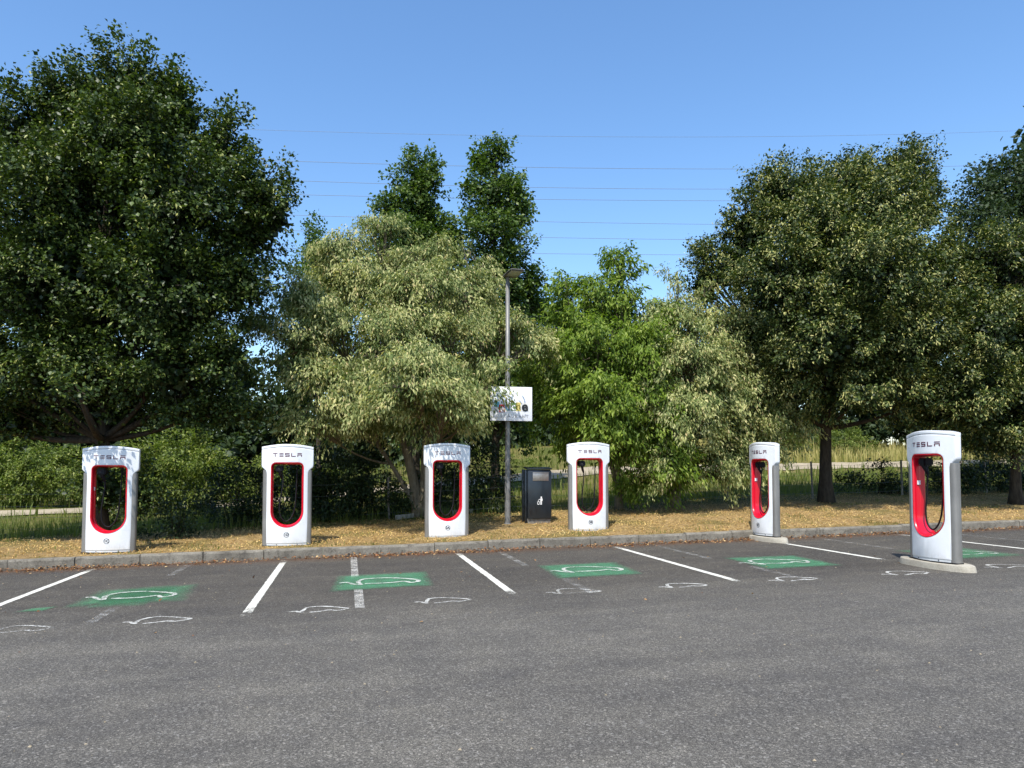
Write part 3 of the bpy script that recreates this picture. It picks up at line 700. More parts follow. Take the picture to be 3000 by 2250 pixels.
SP = dict(
 lime=dict(mat='lf_lime', dens=13.2, nl=65, Lb=.66, wb=.125, droop=.12, lift=.75, size=.074, wid=.84, quad=False, hang=.22, out=.28, rnd=.45, up=.8, accent=.10, clump=.2, trim=.24, per=4, spread=.17, inner=.74, back=.24, core=4.0),
 limey=dict(mat='lf_limey', dens=12.8, nl=62, Lb=.64, wb=.125, droop=.12, lift=.7, size=.075, wid=.80, quad=False, hang=.22, out=.3, rnd=.45, up=.8, accent=.34, clump=.16, trim=.22, per=4, spread=.17, inner=.74, back=.24, core=4.0),
 pale=dict(mat='lf_pale', tip=.55,  dens=12.5, nl=66, Lb=.66, wb=.125, droop=.34, size=.100, wid=.34, quad=False, hang=.85, accent=.10, clump=.36, trim=.11, per=6, spread=.15, inner=.68, back=.35, core=1.0),
 elder=dict(mat='lf_green', tip=.3,  dens=13.5, nl=48, Lb=.58, wb=.14, droop=.26, size=.130, wid=.36, quad=False, hang=.72, accent=.06, clump=.3, trim=.06, per=4, spread=.16, inner=.66, back=.4, core=1.6),
 col=dict(mat='lf_col', tip=.3, lift=.6,  dens=8, nl=56, Lb=.60, wb=.18, droop=.05, size=.115, wid=.85, quad=False, hang=.3, accent=.06, clump=.25, trim=.10, per=3, spread=.18, core=1.0),
 dark=dict(mat='lf_far', dens=5, nl=50, Lb=.80, wb=.28, droop=.10, size=.14, wid=.7, quad=False, hang=.3, accent=.05, clump=.2, trim=.3, per=3, spread=.3),
 far=dict(mat='lf_far', dens=1.3, nl=36, Lb=1.2, wb=.45, droop=.10, size=.42, wid=.7, quad=False, hang=.3, accent=.05, clump=.2, trim=.3, per=3, spread=.3),
 shrub=dict(mat='lf_dark', dens=10, nl=50, Lb=.42, wb=.14, droop=.08, size=.090, wid=.5, quad=False, hang=.3, accent=.1, clump=.2, trim=.05, per=4, spread=.12),
 bright=dict(mat='lf_bright', dens=7, nl=42, Lb=.42, wb=.15, droop=.06, size=.115, wid=.45, quad=False, hang=.25, accent=.12, clump=.25, trim=.05, per=4, spread=.12),
)
ROT = R(-12.44)
def spn_bract(sp): return sp['mat'] in ('lf_lime', 'lf_limey')
def foliage(rng, lobes, sp, axis=(0., 0.), back=.55, k=1.0, lift=.35, inner=.58):
    C, D, Lc = [], [], []
    L = np.array([l[:5] for l in lobes], float)
    for i, (x, y, z, a, b) in enumerate(L):
        area = 4*math.pi*((2*a*b*1.0 + a*a)/3)
        n = max(5, int(sp['dens']*area*k))
        a = max(.10, a - sp['trim']); b = max(.12, b - sp['trim']*.8)
        # boughs gather round sub-clumps so that dark gaps stay open between them
        ns = max(4, int(n/sp['per'])); ds = nrm_(rng.normal(size=(ns, 3)) + np.array([0, 0, .25])); rs = .62 + .55*rng.random((ns, 1))
        w = rng.integers(0, ns, n)
        q = ds[w]*rs[w] + rng.normal(size=(n, 3))*(sp['spread']/max(a, b))
        rq = np.linalg.norm(q, axis=1, keepdims=True); d = q/np.maximum(rq, 1e-6)
        keep = (d[:, 2] > -.55) | (rng.random(n) < .35)
        keep &= (d[:, 1] < .25) | (rng.random(n) < back)
        d = d[keep]; r = np.maximum(rq[keep], .35)
        c = np.array([x, y, z]) + d*r*np.array([a, a, b])
        ok = np.ones(len(c), bool)
        for j, (x2, y2, z2, a2, b2) in enumerate(L):
            if j != i: ok &= np.sum(((c - np.array([x2, y2, z2]))/np.array([a2, a2, b2]))**2, 1) > inner**2
        C.append(c[ok]); D.append(d[ok]); Lc.append(np.full(ok.sum(), i))
    C = np.concatenate(C); D = np.concatenate(D); Lc = np.concatenate(Lc)
    out = C - np.array([axis[0], axis[1], 0]); out[:, 2] = 0; out = nrm_(out)
    ax = nrm_(D*.7 + out*.35 + np.array([0, 0, sp.get('lift', lift)]) + rng.normal(size=D.shape)*.35)
    nb = len(C); nl = rng.integers(int(sp['nl']*.55), int(sp['nl']*1.45), nb)
    idx = np.repeat(np.arange(nb), nl); m = len(idx)
    Lb = sp['Lb']*(.65 + .7*rng.random(nb)); s = rng.beta(1.7, 1.3, m)
    P = C[idx] + ax[idx]*((s-.35)*Lb[idx])[:, None] + rng.normal(size=(m, 3))*(sp['wb']*(1.1-.55*s))[:, None]*np.array([1, 1, .8])
    P[:, 2] -= sp['droop']*np.maximum(0, s)**2
    h = sp['hang']
    A = D[idx]*.45 + ax[idx]*.35 + rng.normal(size=(m, 3))*.55 + np.array([0, 0, -h*1.6])
    N = D[idx]*sp.get('out', .45 + .4*h) + rng.normal(size=(m, 3))*sp.get('rnd', .5) + np.array([0, 0, sp.get('up', .75 - .45*h)])
    size = sp['size']*(.6 + .7*rng.random(m)); wid = np.full(m, sp['wid'])*(.8 + .4*rng.random(m))
    tb = rng.random(nb)
    tint = np.clip(.12 + .55*rng.random(m)**1.3 + sp['clump']*(tb[idx]-.3) + sp.get('tip', .12)*(s-.5), 0, .80)
    acc = (rng.random(m) < sp['accent']*(.3 + 1.4*tb[idx])) & (s > .35)
    tint[acc] = .86 + .14*rng.random(acc.sum())
    if spn_bract(sp):
        wid[acc] *= .40; size[acc] *= 1.15; A[acc] += np.array([0, 0, -.5]); N[acc] += D[idx][acc]*.9      # pale bracts hang below the leaves
    if sp.get('core'):      # added big leaves deep in each lobe, tinted dark as shade, close the crown
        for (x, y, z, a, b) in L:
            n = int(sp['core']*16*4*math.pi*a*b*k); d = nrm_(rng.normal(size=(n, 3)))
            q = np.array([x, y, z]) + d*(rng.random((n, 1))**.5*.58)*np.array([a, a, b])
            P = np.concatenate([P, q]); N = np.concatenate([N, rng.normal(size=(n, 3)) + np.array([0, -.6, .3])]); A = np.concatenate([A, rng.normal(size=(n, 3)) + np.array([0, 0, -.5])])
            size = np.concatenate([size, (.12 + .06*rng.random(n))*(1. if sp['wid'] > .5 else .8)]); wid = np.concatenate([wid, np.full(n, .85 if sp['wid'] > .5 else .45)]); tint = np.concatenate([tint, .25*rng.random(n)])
    v, f = (leaf_quads if sp['quad'] else leaf_tris)(P, N, A, size, wid)
    return v, f, np.repeat(tint, 2), C, Lc
def tree(name, label, cat, base, lobes, spn, seed, tr=.16, fork=1.6, bark='bark', group=None, back=.55, k=1.0, stems=None, twigs=True, rot=ROT, lean=(0, 0), inner=.58):
    rng = np.random.default_rng(seed); sp = SP[spn]
    root = empty(name, (base[0], base[1], T(*base) - .03), rot); gz = root.location.z
    tag(root, label, cat, group)
    lob = [(l[0], l[1], l[2]-gz, l[3], l[4]) for l in lobes]
    cx = float(np.mean([l[0] for l in lob])); cy = float(np.mean([l[1] for l in lob])); top = max(l[2] for l in lob)
    v, f, tint, C, Lc = foliage(rng, lob, sp, (cx*.6, cy*.6), sp.get('back', back), k, inner=sp.get('inner', inner))
    cr = obj('crown', np_mesh('crown', v, f, tint), M[sp['mat']], root); cr['kind'] = 'stuff'
    # trunk(s): tapered, gently wandering, flared at the foot
    parts = []
    stem_list = stems or [((0, 0), (cx*.5, cy*.5, top*.86), tr)]
    axes = []
    for (sx, sy), tip, r0 in stem_list:
        n = 12; pts, rad = [], []
        for i in range(n):
            q = i/(n-1); x = sx + (tip[0]-sx)*q**1.25; y = sy + (tip[1]-sy)*q**1.25; z = -.1 + (tip[2]+.1)*q
            wob = .05*math.sin(q*7+seed)*(q*(1-q)*4)*min(1, tip[2]/4)
            pts.append((x+wob, y+.05*math.cos(q*6+seed)*q*(1-q)*4, z)); rad.append(r0*((1-q)**.85*.93+.07)*(1+.55*math.exp(-q*22)))
        axes.append((pts, rad)); V, F = tube(pts, rad, 10); obj('trunk' if len(stem_list) == 1 else 'stem', pydata('trunk', V, F, True), M[bark], root)
    parts = []
    for i, l in enumerate(lob):
        pts, rad = min(axes, key=lambda a: (a[0][6][0]-l[0])**2 + (a[0][6][1]-l[1])**2)
        zt = max(fork, min(l[2]*.62, top*.7)); j = min(range(len(pts)), key=lambda q: abs(pts[q][2]-zt))
        a = Vector(pts[j]); c = Vector((l[0], l[1], l[2])); mid = (a+c)/2 + Vector((0, 0, -.12*(c-a).length if c.z > a.z else .15))
        r0 = min(rad[j]*.62, .028 + .022*(c-a).length); B = bez(a, mid, c, 7)
        parts.append(tube(B, [r0*(1-.72*q/6) for q in range(7)], 6, False))
        if twigs:
            own = C[Lc == i]
            for q in own[:: max(1, len(own)//26)]:
                e = Vector(q); st = B[4] if rng.random() < .5 else c
                parts.append(tube(bez(st, (st+e)/2 + Vector((0, 0, .05)), e, 4), [.016, .013, .010, .006], 4, False))
    if parts:
        V, F = merge(parts); obj('branches', pydata('branches', V, F, True), M[bark], root)['kind'] = 'stuff'
    return root
L_LIME_L= [(0.84,-0.34,9.32,0.76,0.61),(-0.14,-0.32,8.91,0.72,0.76),(1.71,-0.32,8.65,0.63,0.79),(-1.21,-0.3,8.28,0.88,0.83),(2.48,-0.29,7.91,0.67,0.83),(1.19,-1.03,7.78,1.14,1.01),(3.25,-0.25,7.08,0.65,0.79),(-2.43,-0.25,7.31,1.02,1.11),(-0.14,-1.13,6.69,1.13,1.04),(2.21,-1.13,6.64,1.13,1.04),(3.57,-0.23,6.64,0.51,0.69),(-2.48,-0.42,5.96,1.18,1.18),(-0.25,-1.07,5.23,1.22,1.13),(1.74,-1.06,5.03,1.22,1.04),(2.84,-0.4,5.27,0.77,0.91),(-2.09,-0.66,3.95,1.16,1.07),(-0.23,-0.65,3.65,1.16,0.94),(1.64,-0.65,3.52,1.07,0.94),(2.61,-0.41,3.72,0.82,0.82),(-1.64,0.29,2.71,1.23,0.66),(-2.96,0.29,2.78,1.04,0.71),(1.96,0.28,2.79,1.04,0.47),(0.16,0.29,2.72,0.95,0.52),(-0.16,1.23,7.74,1.83,1.94),(-1.5,1.63,5.45,2.28,2.08),(0.51,1.33,5.34,1.68,1.94),(0.18,-0.08,1.22,0.46,0.55),(0.73,0.11,1.02,0.42,0.47),(1.03,-2.47,2.92,0.15,0.12),(-0.4,-1.08,3.2,0.34,0.26),(3.1,-0.02,6.36,0.7,0.66)]
L_LIME_R= [(2.11,-0.36,9.23,0.67,0.71),(0.76,-0.34,8.74,0.92,0.83),(-0.96,-0.33,8.55,0.96,0.96),(2.68,-0.32,8.18,0.59,0.92),(1.1,-1.29,7.65,1.28,1.05),(-0.65,-1.27,7.26,1.28,1.05),(-1.84,-0.29,7.66,0.71,0.86),(-2.34,-0.25,6.74,0.92,0.98),(-3.06,-0.23,6.25,0.55,0.86),(-1.67,-1.71,5.91,1.24,1.13),(0.02,-2.21,5.76,1.43,1.21),(2.52,-0.74,6.41,0.9,1.07),(-2.05,-0.67,4.88,1.19,1.07),(-0.78,-2.15,4.37,1.43,1.21),(1.36,-1.66,4.53,1.24,1.13),(-1.36,-0.61,3.39,1.19,0.78),(0.25,-1.5,3.21,1.48,0.85),(2.34,-0.6,3.14,1.19,0.9),(0.89,1.5,7.88,2.01,2.01),(1.2,1.8,5.52,2.7,2.3),(2.43,1.65,4.29,2.01,1.61)]
L_LIME_F= [(-0.96,-0.25,6.61,0.77,0.69),(-1.52,-0.2,5.55,0.77,0.89),(-0.07,-0.25,6.53,0.89,0.83),(0.87,-0.23,6.16,1.07,1.07),(-1.34,-1.16,4.59,1.12,1.01),(0.02,-0.66,4.43,1.16,1.04),(-1.71,-1.1,3.14,1.12,0.88),(-0.01,-0.6,3.04,1.27,0.93),(-1.69,-0.08,2.59,0.83,0.65),(-0.72,-0.56,2.13,1.16,0.69),(1.56,-0.17,4.72,1.43,1.66),(1.52,-0.09,2.83,1.31,1.07),(1.24,1.41,5.28,1.93,1.93)]
L_BOX_P= [(-0.64,-0.27,7.32,0.52,0.52),(-1.69,-0.74,6.81,0.54,0.56),(0.39,-0.24,6.75,0.75,0.58),(1.55,-0.24,6.58,0.49,0.58),(-2.2,-2.18,5.38,0.6,0.52),(-1.14,-0.72,6.16,1.01,0.68),(0.15,-1.19,5.57,1.09,0.77),(1.21,-0.69,5.55,0.79,0.79),(-2.71,-2.46,4.87,0.41,0.41),(-2.96,-2.37,5.05,0.24,0.26),(-2.28,-2.63,4.1,0.68,0.68),(-1.43,-1.95,4.61,0.94,0.83),(-0.29,-1.94,4.28,1.04,0.83),(0.83,-1.64,4.2,0.96,0.85),(1.77,-0.95,4.51,0.72,0.77),(2.43,-0.96,4.58,0.5,0.66),(2.82,-0.96,4.57,0.4,0.55),(-1.67,-2.69,3.28,0.8,0.6),(-0.7,-2.59,3.17,1.0,0.7),(0.5,-2.99,3.15,0.93,0.62),(0.36,-4.09,3.09,0.63,0.45),(0.98,-3.99,2.95,0.46,0.4),(0.4,-3.32,3.67,0.77,0.48),(1.15,-2.6,3.24,0.62,0.58),(1.44,-2.99,2.94,0.29,0.33),(1.83,-2.99,3.09,0.14,0.2),(-1.88,-2.66,2.51,0.55,0.32),(-1.06,-1.27,2.63,0.76,0.32),(0.9,-2.67,2.61,0.7,0.28),(-0.78,1.21,5.45,2.36,1.74),(2.16,-2.72,3.65,0.34,0.16),(-0.1,0.52,2.9,1.79,0.72)]
L_BOX_G= [(0.16,-0.23,6.39,0.31,0.53),(-1.17,-0.21,5.93,0.38,0.48),(-0.39,-0.2,5.68,0.58,0.7),(0.32,-0.19,5.3,0.7,0.82),(-1.25,-0.16,4.82,0.58,0.82),(-0.63,-0.94,4.24,0.92,0.92),(0.4,-0.93,3.99,0.78,0.9),(-1.19,-0.6,3.36,0.64,0.79),(-0.36,-1.29,2.94,0.99,0.88),(0.57,-1.08,2.71,0.77,0.89),(-0.46,-1.06,2.24,0.89,0.55),(0.67,-1.03,1.6,0.75,0.64),(-0.02,1.05,4.43,1.27,1.53),(0.85,-0.45,4.43,0.65,0.71),(-1.74,-0.13,4.05,0.48,0.72),(-1.64,-0.09,3.08,0.48,0.6),(0.62,-0.61,1.13,0.58,0.37),(-1.41,-0.06,2.48,0.48,0.48),(-0.01,-0.12,6.14,0.36,0.48),(-0.76,-0.19,5.35,0.48,0.6)]
L_BOX_Q= [(0.18,-0.23,6.31,0.24,0.33),(0.86,-0.21,5.78,0.5,0.53),(0.14,-0.19,5.32,0.57,0.59),(-0.34,-0.17,4.86,0.67,0.78),(1.09,-0.18,5.1,0.57,0.69),(0.34,-1.13,4.02,0.9,0.88),(1.66,-0.14,4.14,0.57,0.57),(2.26,-0.16,4.61,0.43,0.38),(1.23,-0.7,3.15,0.78,0.67),(2.47,-0.1,3.06,0.5,0.43),(2.82,-0.08,2.69,0.4,0.31),(3.12,-0.08,2.66,0.26,0.21),(0.05,-1.28,2.69,0.89,0.76),(1.75,-0.07,2.36,0.69,0.43),(0.86,-0.64,1.8,0.67,0.55),(-0.26,-1.03,1.64,0.72,0.52),(1.0,-0.52,1.33,0.58,0.3),(2.22,-0.05,2.0,0.55,0.43),(0.88,1.07,3.85,1.14,1.39),(-0.53,-0.91,3.52,0.68,0.8),(1.19,-0.53,3.89,0.58,0.7),(0.29,-0.46,4.62,0.64,0.7),(1.94,-0.32,3.55,0.59,0.53),(-0.68,-0.96,2.38,0.63,0.68),(1.67,-0.24,1.67,0.54,0.4)]
L_COL_L= [(1.15,-0.33,8.51,0.68,1.01),(0.99,-0.19,9.93,0.58,0.85),(0.29,-0.48,12.19,0.57,0.76),(0.07,-0.44,11.15,0.81,0.98),(0.61,-0.43,11.05,0.57,0.84),(-0.86,-0.43,10.96,0.41,0.47),(-0.47,-0.4,10.33,0.64,0.76),(-0.04,-0.77,9.44,1.03,1.1),(0.57,-0.35,8.94,1.01,1.18),(-0.21,-0.29,7.76,1.18,1.35),(0.09,-0.21,5.83,1.43,1.43),(0.05,-0.13,3.81,1.35,1.35)]
L_COL_R= [(0.11,-0.5,12.63,0.58,0.82),(0.06,-0.45,11.43,0.93,1.07),(0.65,-0.43,10.94,0.72,0.95),(0.1,-0.78,9.74,1.12,1.19),(0.52,-0.33,8.62,1.0,1.17),(-0.01,-0.29,7.55,1.29,1.34),(0.93,-0.28,7.22,0.76,1.03),(0.46,-0.2,5.51,1.38,1.38),(0.6,-0.12,3.62,1.38,1.2)]
L_SMALL= [(-0.01,-0.44,11.16,0.7,0.85),(0.4,-0.39,9.99,0.81,0.93),(-0.32,-0.38,9.81,0.7,0.74),(0.14,-0.33,8.48,0.97,0.97),(0.1,-0.25,6.55,1.16,1.36)]
L_DARK_F= [(0.12,-0.63,14.67,0.97,1.27),(0.69,-0.56,12.98,1.2,1.5),(-0.89,-0.54,12.44,1.5,1.88),(0.18,-0.43,9.8,2.25,2.25)]
L_DARK_R= [(-0.34,-0.52,12.59,1.24,1.09),(-1.63,-0.49,11.8,1.05,0.9),(0.68,-0.51,12.23,1.59,1.59),(-2.25,-0.44,10.75,0.86,0.9),(-1.47,-1.21,10.06,1.46,1.46),(0.25,-1.19,9.39,1.82,1.82),(-0.43,-0.32,7.85,1.88,1.69)]
L_FAR_R= [(0.26,-0.79,18.55,0.55,1.0),(0.67,-0.7,16.29,1.0,1.5),(0.87,-0.57,13.29,1.5,2.25)]
tree('lime_tree', 'tall dark green lime tree at left, overhanging the post numbered 1C', 'tree', (-4.83, 16.36), L_LIME_L, 'lime', 11, .17, 1.9, group='lime trees')
tree('lime_tree', 'broad lime tree with pale flower bracts and bare dark trunk right of centre', 'tree', (12.30, 17.40), L_LIME_R, 'limey', 12, .17, 2.2, group='lime trees')
tree('lime_tree', 'smaller lime tree cut off by the right edge of the picture', 'tree', (16.73, 15.9), L_LIME_F, 'limey', 13, .14, 1.8, group='lime trees')
tree('box_elder', 'pale cream variegated box elder with spreading stems behind the post numbered 2A', 'tree', (1.74, 18.6), L_BOX_P, 'pale', 14, .15, 1.3, 'palebark', 'box elders', stems=[((0, 0), (-1.15, -.2, 5.6), .14), ((.05, 0), (.75, -.3, 5.9), .12), ((.0, -.02), (-2.2, -.5, 3.9), .07), ((.02, 0), (1.6, -1.2, 4.2), .08)])
tree('box_elder', 'fresh green box elder with pointed tops right of the lamp post', 'tree', (6.77, 18.04), L_BOX_G, 'elder', 15, .09, .8, 'palebark', 'box elders', stems=[((0, 0), (.1, -.2, 5.6), .09), ((.04, 0), (-1., -.2, 5.0), .07)])
tree('box_elder', 'pale cream box elder with low arching branches left of the post numbered 2C', 'tree', (8.15, 17.75), L_BOX_Q, 'pale', 16, .10, .8, 'palebark', 'box elders', stems=[((0, 0), (.35, -.2, 5.4), .10), ((.05, 0), (1.5, -.1, 4.0), .07), ((-.03, 0), (-.3, -.4, 4.4), .06)])
tree('tulip_tree', 'left of the two tall columnar green trees rising behind the pale box elder', 'tree', (2.43, 26.93), L_COL_L, 'col', 17, .16, 2., group='tall columnar trees')
tree('tulip_tree', 'right and fuller of the two tall columnar green trees behind the lamp head', 'tree', (5.30, 26.81), L_COL_R, 'col', 18, .16, 2., group='tall columnar trees')
tree('young_tree', 'slim light green tree peeping between the big lime and the pale box elder', 'tree', (-1.18, 31.8), L_SMALL, 'col', 19, .11, 3., k=.55)
tree('distant_tree', 'small distant dark tree top in the gap right of the lamp head', 'tree', (15.66, 57.6), L_DARK_F, 'far', 20, .25, 4.)
tree('dense_tree', 'dense dark green round tree behind the limes at the right edge', 'tree', (26.69, 24.64), L_DARK_R, 'dark', 21, .22, 4.)
tree('distant_tree', 'tall far tree top just entering the right edge', 'tree', (36.2, 32.7), L_FAR_R, 'far', 22, .25, 5., k=2.)

def bush(name, label, base, w_, h_, spn, seed, depth=None, k=1.0, group=None, z0=.05, cat='shrub'):
    rng = random.Random(seed); g = T(*base); L = []
    n = max(3, int(w_*2.2))
    for i in range(n):
        x = (i/(n-1)-.5)*w_*.75; hh = h_*(.55 + .45*rng.random())*(1-.35*abs(2*i/(n-1)-1))
        r = max(.28, min(hh*.52, w_*.38)); L.append((x, rng.uniform(-.2, .2)*(depth or .6), g + hh - r*.8, r, r*.85))
        if hh > .8: L.append((x+rng.uniform(-.2, .2), rng.uniform(-.3, .1), g + hh*.36, r*1.05, hh*.34))
    st = [((rng.uniform(-.2, .2)*w_, 0), (rng.uniform(-.35, .35)*w_, 0, h_*.7), .022) for _ in range(5)]
    return tree(name, label, cat, base, L, spn, seed, .03, .15, 'bark', group, .5, k, st, False)
G = 'shrubs along the fence'
bush('shrub', 'dark leafy shrub in shade under the big lime, left of the post numbered 1D', (-2.55, 18.9), 1.5, 1.9, 'shrub', 31, group=G)
bush('shrub', 'black-green shrub directly behind the post numbered 1D', (-1.35, 19.3), 1.8, 1.9, 'shrub', 32, group=G)
bush('shrub', 'leafy dark shrub between the posts numbered 1D and 2A', (.15, 19.3), 2.3, 2.2, 'shrub', 33, group=G)
bush('shrub', 'dark upright thicket between the post numbered 2A and the lamp post', (3.1, 19.5), 1.6, 2.4, 'shrub', 34, group=G)
bush('shrub', 'small dark sprout clump at the right foot of the post numbered 1C', (-3.45, 16.5), .8, .9, 'shrub', 35, group=G)
bush('shrub', 'low dark shrub under the lime between the sideways posts', (15.4, 19.2), 2.2, 1.0, 'shrub', 36, group=G)
bush('shrub', 'low dark shrub behind the rightmost post', (17.6, 18.9), 2.4, 1.1, 'shrub', 37, group=G)
bush('shrub', 'dark shrub at the far right edge under the lime', (19.8, 18.9), 2.4, 1.3, 'shrub', 38, group=G)
G = 'sunlit bushes in the meadow'
bush('meadow_bush', 'bright green sunlit bush right of the post numbered 1C', (-5.2, 25.2), 3.8, 2.8, 'bright', 41, group=G)
bush('meadow_bush', 'bright green sunlit bush beyond the path at the left edge', (-11.2, 29.6), 5.0, 2.5, 'bright', 42, group=G)
bush('meadow_bush', 'pale green bush beyond the path cut off by the left edge', (-17.5, 30.5), 6.0, 2.6, 'bright', 43, k=.7, group=G)
bush('meadow_bush', 'green bush beyond the path behind the post numbered 1D', (-3.0, 34.0), 5.0, 2.4, 'bright', 44, k=.7, group=G)
bush('meadow_bush', 'light green bush above the gravel path behind the litter bin', (7.0, 36.2), 6.0, 1.1, 'bright', 45, k=.6, group=G)
bush('meadow_bush', 'light green bush on the bank left of the bare lime trunk', (26.4, 43.0), 3.4, 2.3, 'bright', 46, k=.6, group=G)
bush('meadow_bush', 'light green bush on the bank right of the bare lime trunk', (32.0, 43.5), 5.0, 2.0, 'bright', 47, k=.6, group=G)
G = 'trees along the far edge of the meadow'
for i, (x, y, r, h_, lab) in enumerate(((-24, 40, 3.4, 7, 'dark background tree at the far left beyond the meadow'), (-17, 42, 3.4, 7, 'dark background tree left of the post numbered 1C'), (-11, 41, 3.2, 7, 'dark background tree behind the big lime trunk'), (-5, 43, 3.4, 7, 'dark background tree behind the sunlit bush'), (1.5, 44, 3.2, 7, 'dark background tree seen under the pale box elder'), (8, 46, 3.4, 7, 'dark background tree behind the litter bin'), (15, 48, 3.4, 7, 'dark background tree behind the green box elder'), (22, 50, 3.6, 7, 'dark background tree behind the second pale box elder'), (30, 50, 4., 8, 'dark background tree behind the bare lime trunk'), (39, 50, 4., 9, 'dark background tree right of the bare lime trunk'), (48, 48, 4.2, 9., 'dark background tree behind the rightmost post'), (57, 46, 4.2, 9., 'dark background tree at the far right edge'))):
    rr = random.Random(80+i); g = T(x, y)
    L = [(rr.uniform(-.8, .8)*r, rr.uniform(-.4, .4)*r, g + h_*q, r*rr.uniform(.45, .65), r*rr.uniform(.4, .55)) for q in (.16, .25, .3, .4, .5, .6, .7, .8)] + [(e*r, -.2*r, g + .7, r*.62, 1.3) for e in (-.95, -.35, .3, .95)]
    tree('background_tree', lab, 'tree', (x, y), L, 'far', 80+i, .2, 1.5, group=G, twigs=False)

# grasses and litter: nobody could count these
def blades(name, n, region, h0, h1, wid, mat, seed, label, cat, tint=(0., 1.), lean=.35, flat=False, dens=None, parent=None):
    rng = np.random.default_rng(seed)
    X = rng.uniform(region[0], region[1], n); Y = rng.uniform(region[2], region[3], n)
    if dens is not None:
        kp = rng.random(n) < dens(X, Y); X, Y = X[kp], Y[kp]; n = len(X)
    Z = terr(X, Y) - .01 if region[3] > 14 else np.zeros(n)
    hgt = rng.uniform(h0, h1, n)*(.75 + .5*np.abs(np.sin(X*.9+1.3)*np.sin(Y*.8)))
    a = rng.uniform(0, 2*math.pi, n); d = np.stack([np.cos(a), np.sin(a)], 1)
    e = np.stack([-d[:, 1], d[:, 0]], 1)
    w_ = wid*(.6 + .8*rng.random(n))
    base = np.stack([X, Y, Z], 1)
    if flat:
        lift = rng.random(n)*.035 + .006
        top = base + np.concatenate([d*hgt[:, None], (lift + hgt*rng.uniform(-.05, .45, n))[:, None]], 1); base[:, 2] += .012 + lift*.5
        mid = (base+top)/2; mid[:, 2] += .008
    else:
        ln = lean*hgt*rng.random(n)
        mid = base + np.concatenate([d*(ln*.3)[:, None], (hgt*.6)[:, None]], 1)
        top = base + np.concatenate([d*ln[:, None], (hgt*(1-.25*rng.random(n)))[:, None]], 1)
    E = np.concatenate([e*w_[:, None]*.5, np.zeros((n, 1))], 1)
    v = np.stack([base-E, base+E, mid+E*.8, mid-E*.8, top+E*.15, top-E*.15], 1).reshape(-1, 3)
    o = (np.arange(n)*6)[:, None]
    f = np.stack([o + np.array([[0,1,2,3]]), o + np.array([[3,2,4,5]])], 1).reshape(-1, 4)
    cl = .5 + .5*np.sin(X*1.7+seed)*np.sin(Y*2.1+X*.6)
    tn = np.clip(tint[0] + (tint[1]-tint[0])*(.6*rng.random(n) + .4*cl), 0, 1)
    ob = obj(name, np_mesh(name, v, f, np.repeat(tn, 2)), M[mat]); tag(ob, label, cat, kind='stuff'); return ob
def fr_y(X): return 16.75 + .10*np.clip(X+7, 0, 18)       # back edge of the mown strip
blades('mown_straw', 46000, (-9, 22, 13.98, 19.6), .025, .095, .012, 'lf_straw', 51, 'dry cut grass lying on the verge', 'dry grass', (0., .92), flat=True, dens=lambda X, Y: np.where(Y < fr_y(X)+.9, np.clip(1.15-(X-6)/34, .6, 1), .1))
blades('verge_grass', 26000, (-9, 22, 13.96, 19.6), .03, .09, .010, 'lf_grass', 52, 'short green tufts in the dry verge', 'grass', (0., .6), dens=lambda X, Y: np.clip(1.6*np.sin(X*2.3+.7)*np.sin(Y*2.9+X) - .45, 0, 1) + .04 + .9*(Y < 14.2)*(np.sin(X*2.1+1.4) > .55) + .8*(np.abs(X+.55) < .18)*(Y < 14.6) + .8*(np.abs(X-4.6) < .25)*(Y < 14.8))
blades('tall_grass', 40000, (-14, 26, 16.4, 24.5), .10, .40, .011, 'lf_grass', 53, 'tall unmown grass along the wire fence', 'grass', (.0, .80), dens=lambda X, Y: np.where(Y > fr_y(X)+.55, np.where(Y < 20.5, 1., .6), 0.), lean=.9)
blades('meadow_grass', 17000, (-40, 45, 24, 44), .25, .55, .040, 'lf_grass', 54, 'green meadow grass on both sides of the gravel path', 'grass', (.05, .72), dens=lambda X, Y: np.where(np.abs(Y-path_y(X)) > 1.35, 1., 0.))
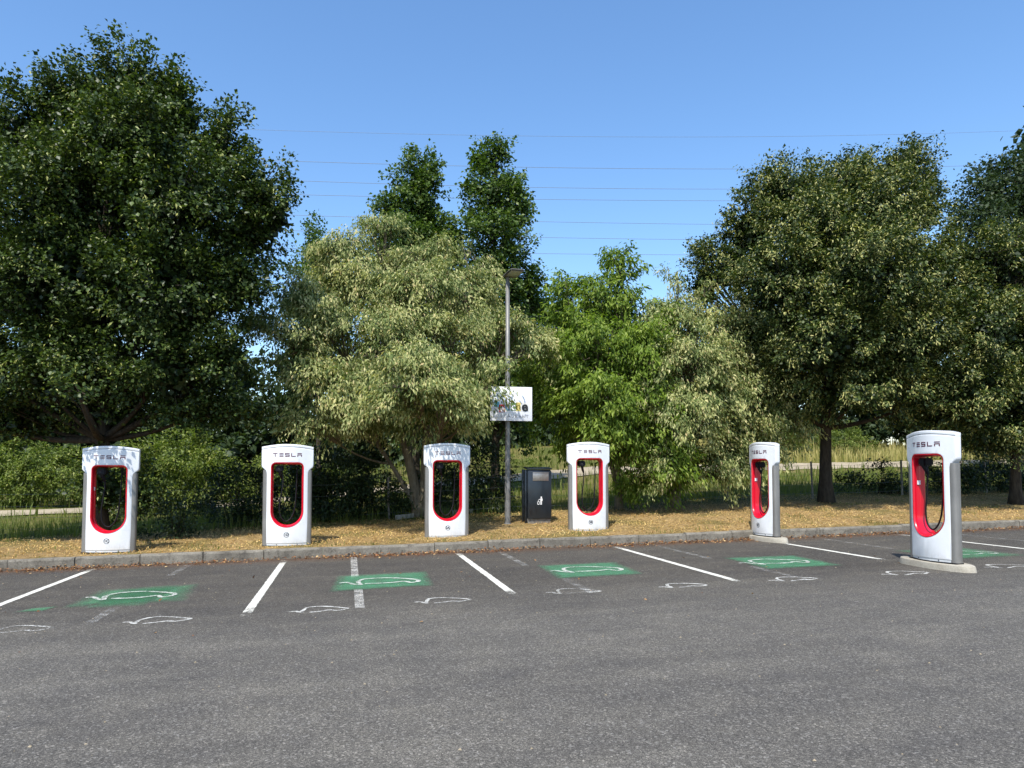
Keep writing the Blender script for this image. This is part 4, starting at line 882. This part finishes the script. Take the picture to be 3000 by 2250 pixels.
blades('bank_grass', 16000, (14, 55, 33, 50), .5, 1.05, .045, 'lf_grass', 55, 'tall golden dry grass on the bank beyond the path', 'grass', (.74, 1.), dens=lambda X, Y: np.where(Y-path_y(X) > 1.2, 1., 0.))
# fallen leaves in the gutter and scattered on the asphalt
rng = np.random.default_rng(61); n = 9500
X = rng.uniform(-8, 20, n); dn = .5 + .5*np.sin(X*1.9+.5)*np.sin(X*.71+2); Y = KY - .01 - np.abs(rng.normal(0, .10 + .10*dn, n))
kp = rng.random(n) < .25 + .75*dn; X, Y = X[kp], Y[kp]
far_n = 60; X = np.concatenate([X, rng.uniform(-6, 12, far_n)]); Y = np.concatenate([Y, rng.uniform(7, 13.6, far_n)])
n = len(X); A = np.stack([*(rng.normal(size=(2, n))), rng.normal(size=n)*.25], 1); N = np.stack([rng.normal(size=n)*.35, rng.normal(size=n)*.35, np.ones(n)], 1)
Pp = np.stack([X, Y, .008 + np.maximum(0, .05-(KY-Y)*.2)*rng.random(n)], 1)
v, f = leaf_quads(Pp, N, A, .018 + .034*rng.random(n)**1.5, .45 + .4*rng.random(n))
lit = obj('leaf_litter', np_mesh('leaf_litter', v, f, np.repeat(np.clip(rng.beta(1.6, 1.8, n), 0, 1), 2)), M['lf_litter']); tag(lit, 'brown fallen leaves gathered in the gutter along the kerb', 'leaf litter', kind='stuff')
# loose pale grit on the asphalt
n = 900; X = rng.uniform(-7, 12, n); Y = rng.uniform(3.2, 13.4, n); s = .004 + .010*rng.random(n)**3
a = rng.uniform(0, 6.28, n)
v = np.stack([np.stack([X+s*np.cos(a+k*2.09), Y+s*np.sin(a+k*2.09), np.full(n, .002)], 1) for k in range(3)] + [np.stack([X, Y, s*.9], 1)], 1).reshape(-1, 3)
o = (np.arange(n)*4)[:, None]; f = np.stack([o+np.array([[0,1,3]]), o+np.array([[1,2,3]]), o+np.array([[2,0,3]])], 1).reshape(-1, 3)
gr = obj('loose_grit', np_mesh('loose_grit', v, f), M['gravel']); tag(gr, 'pale grit scattered over the asphalt', 'grit', kind='stuff')
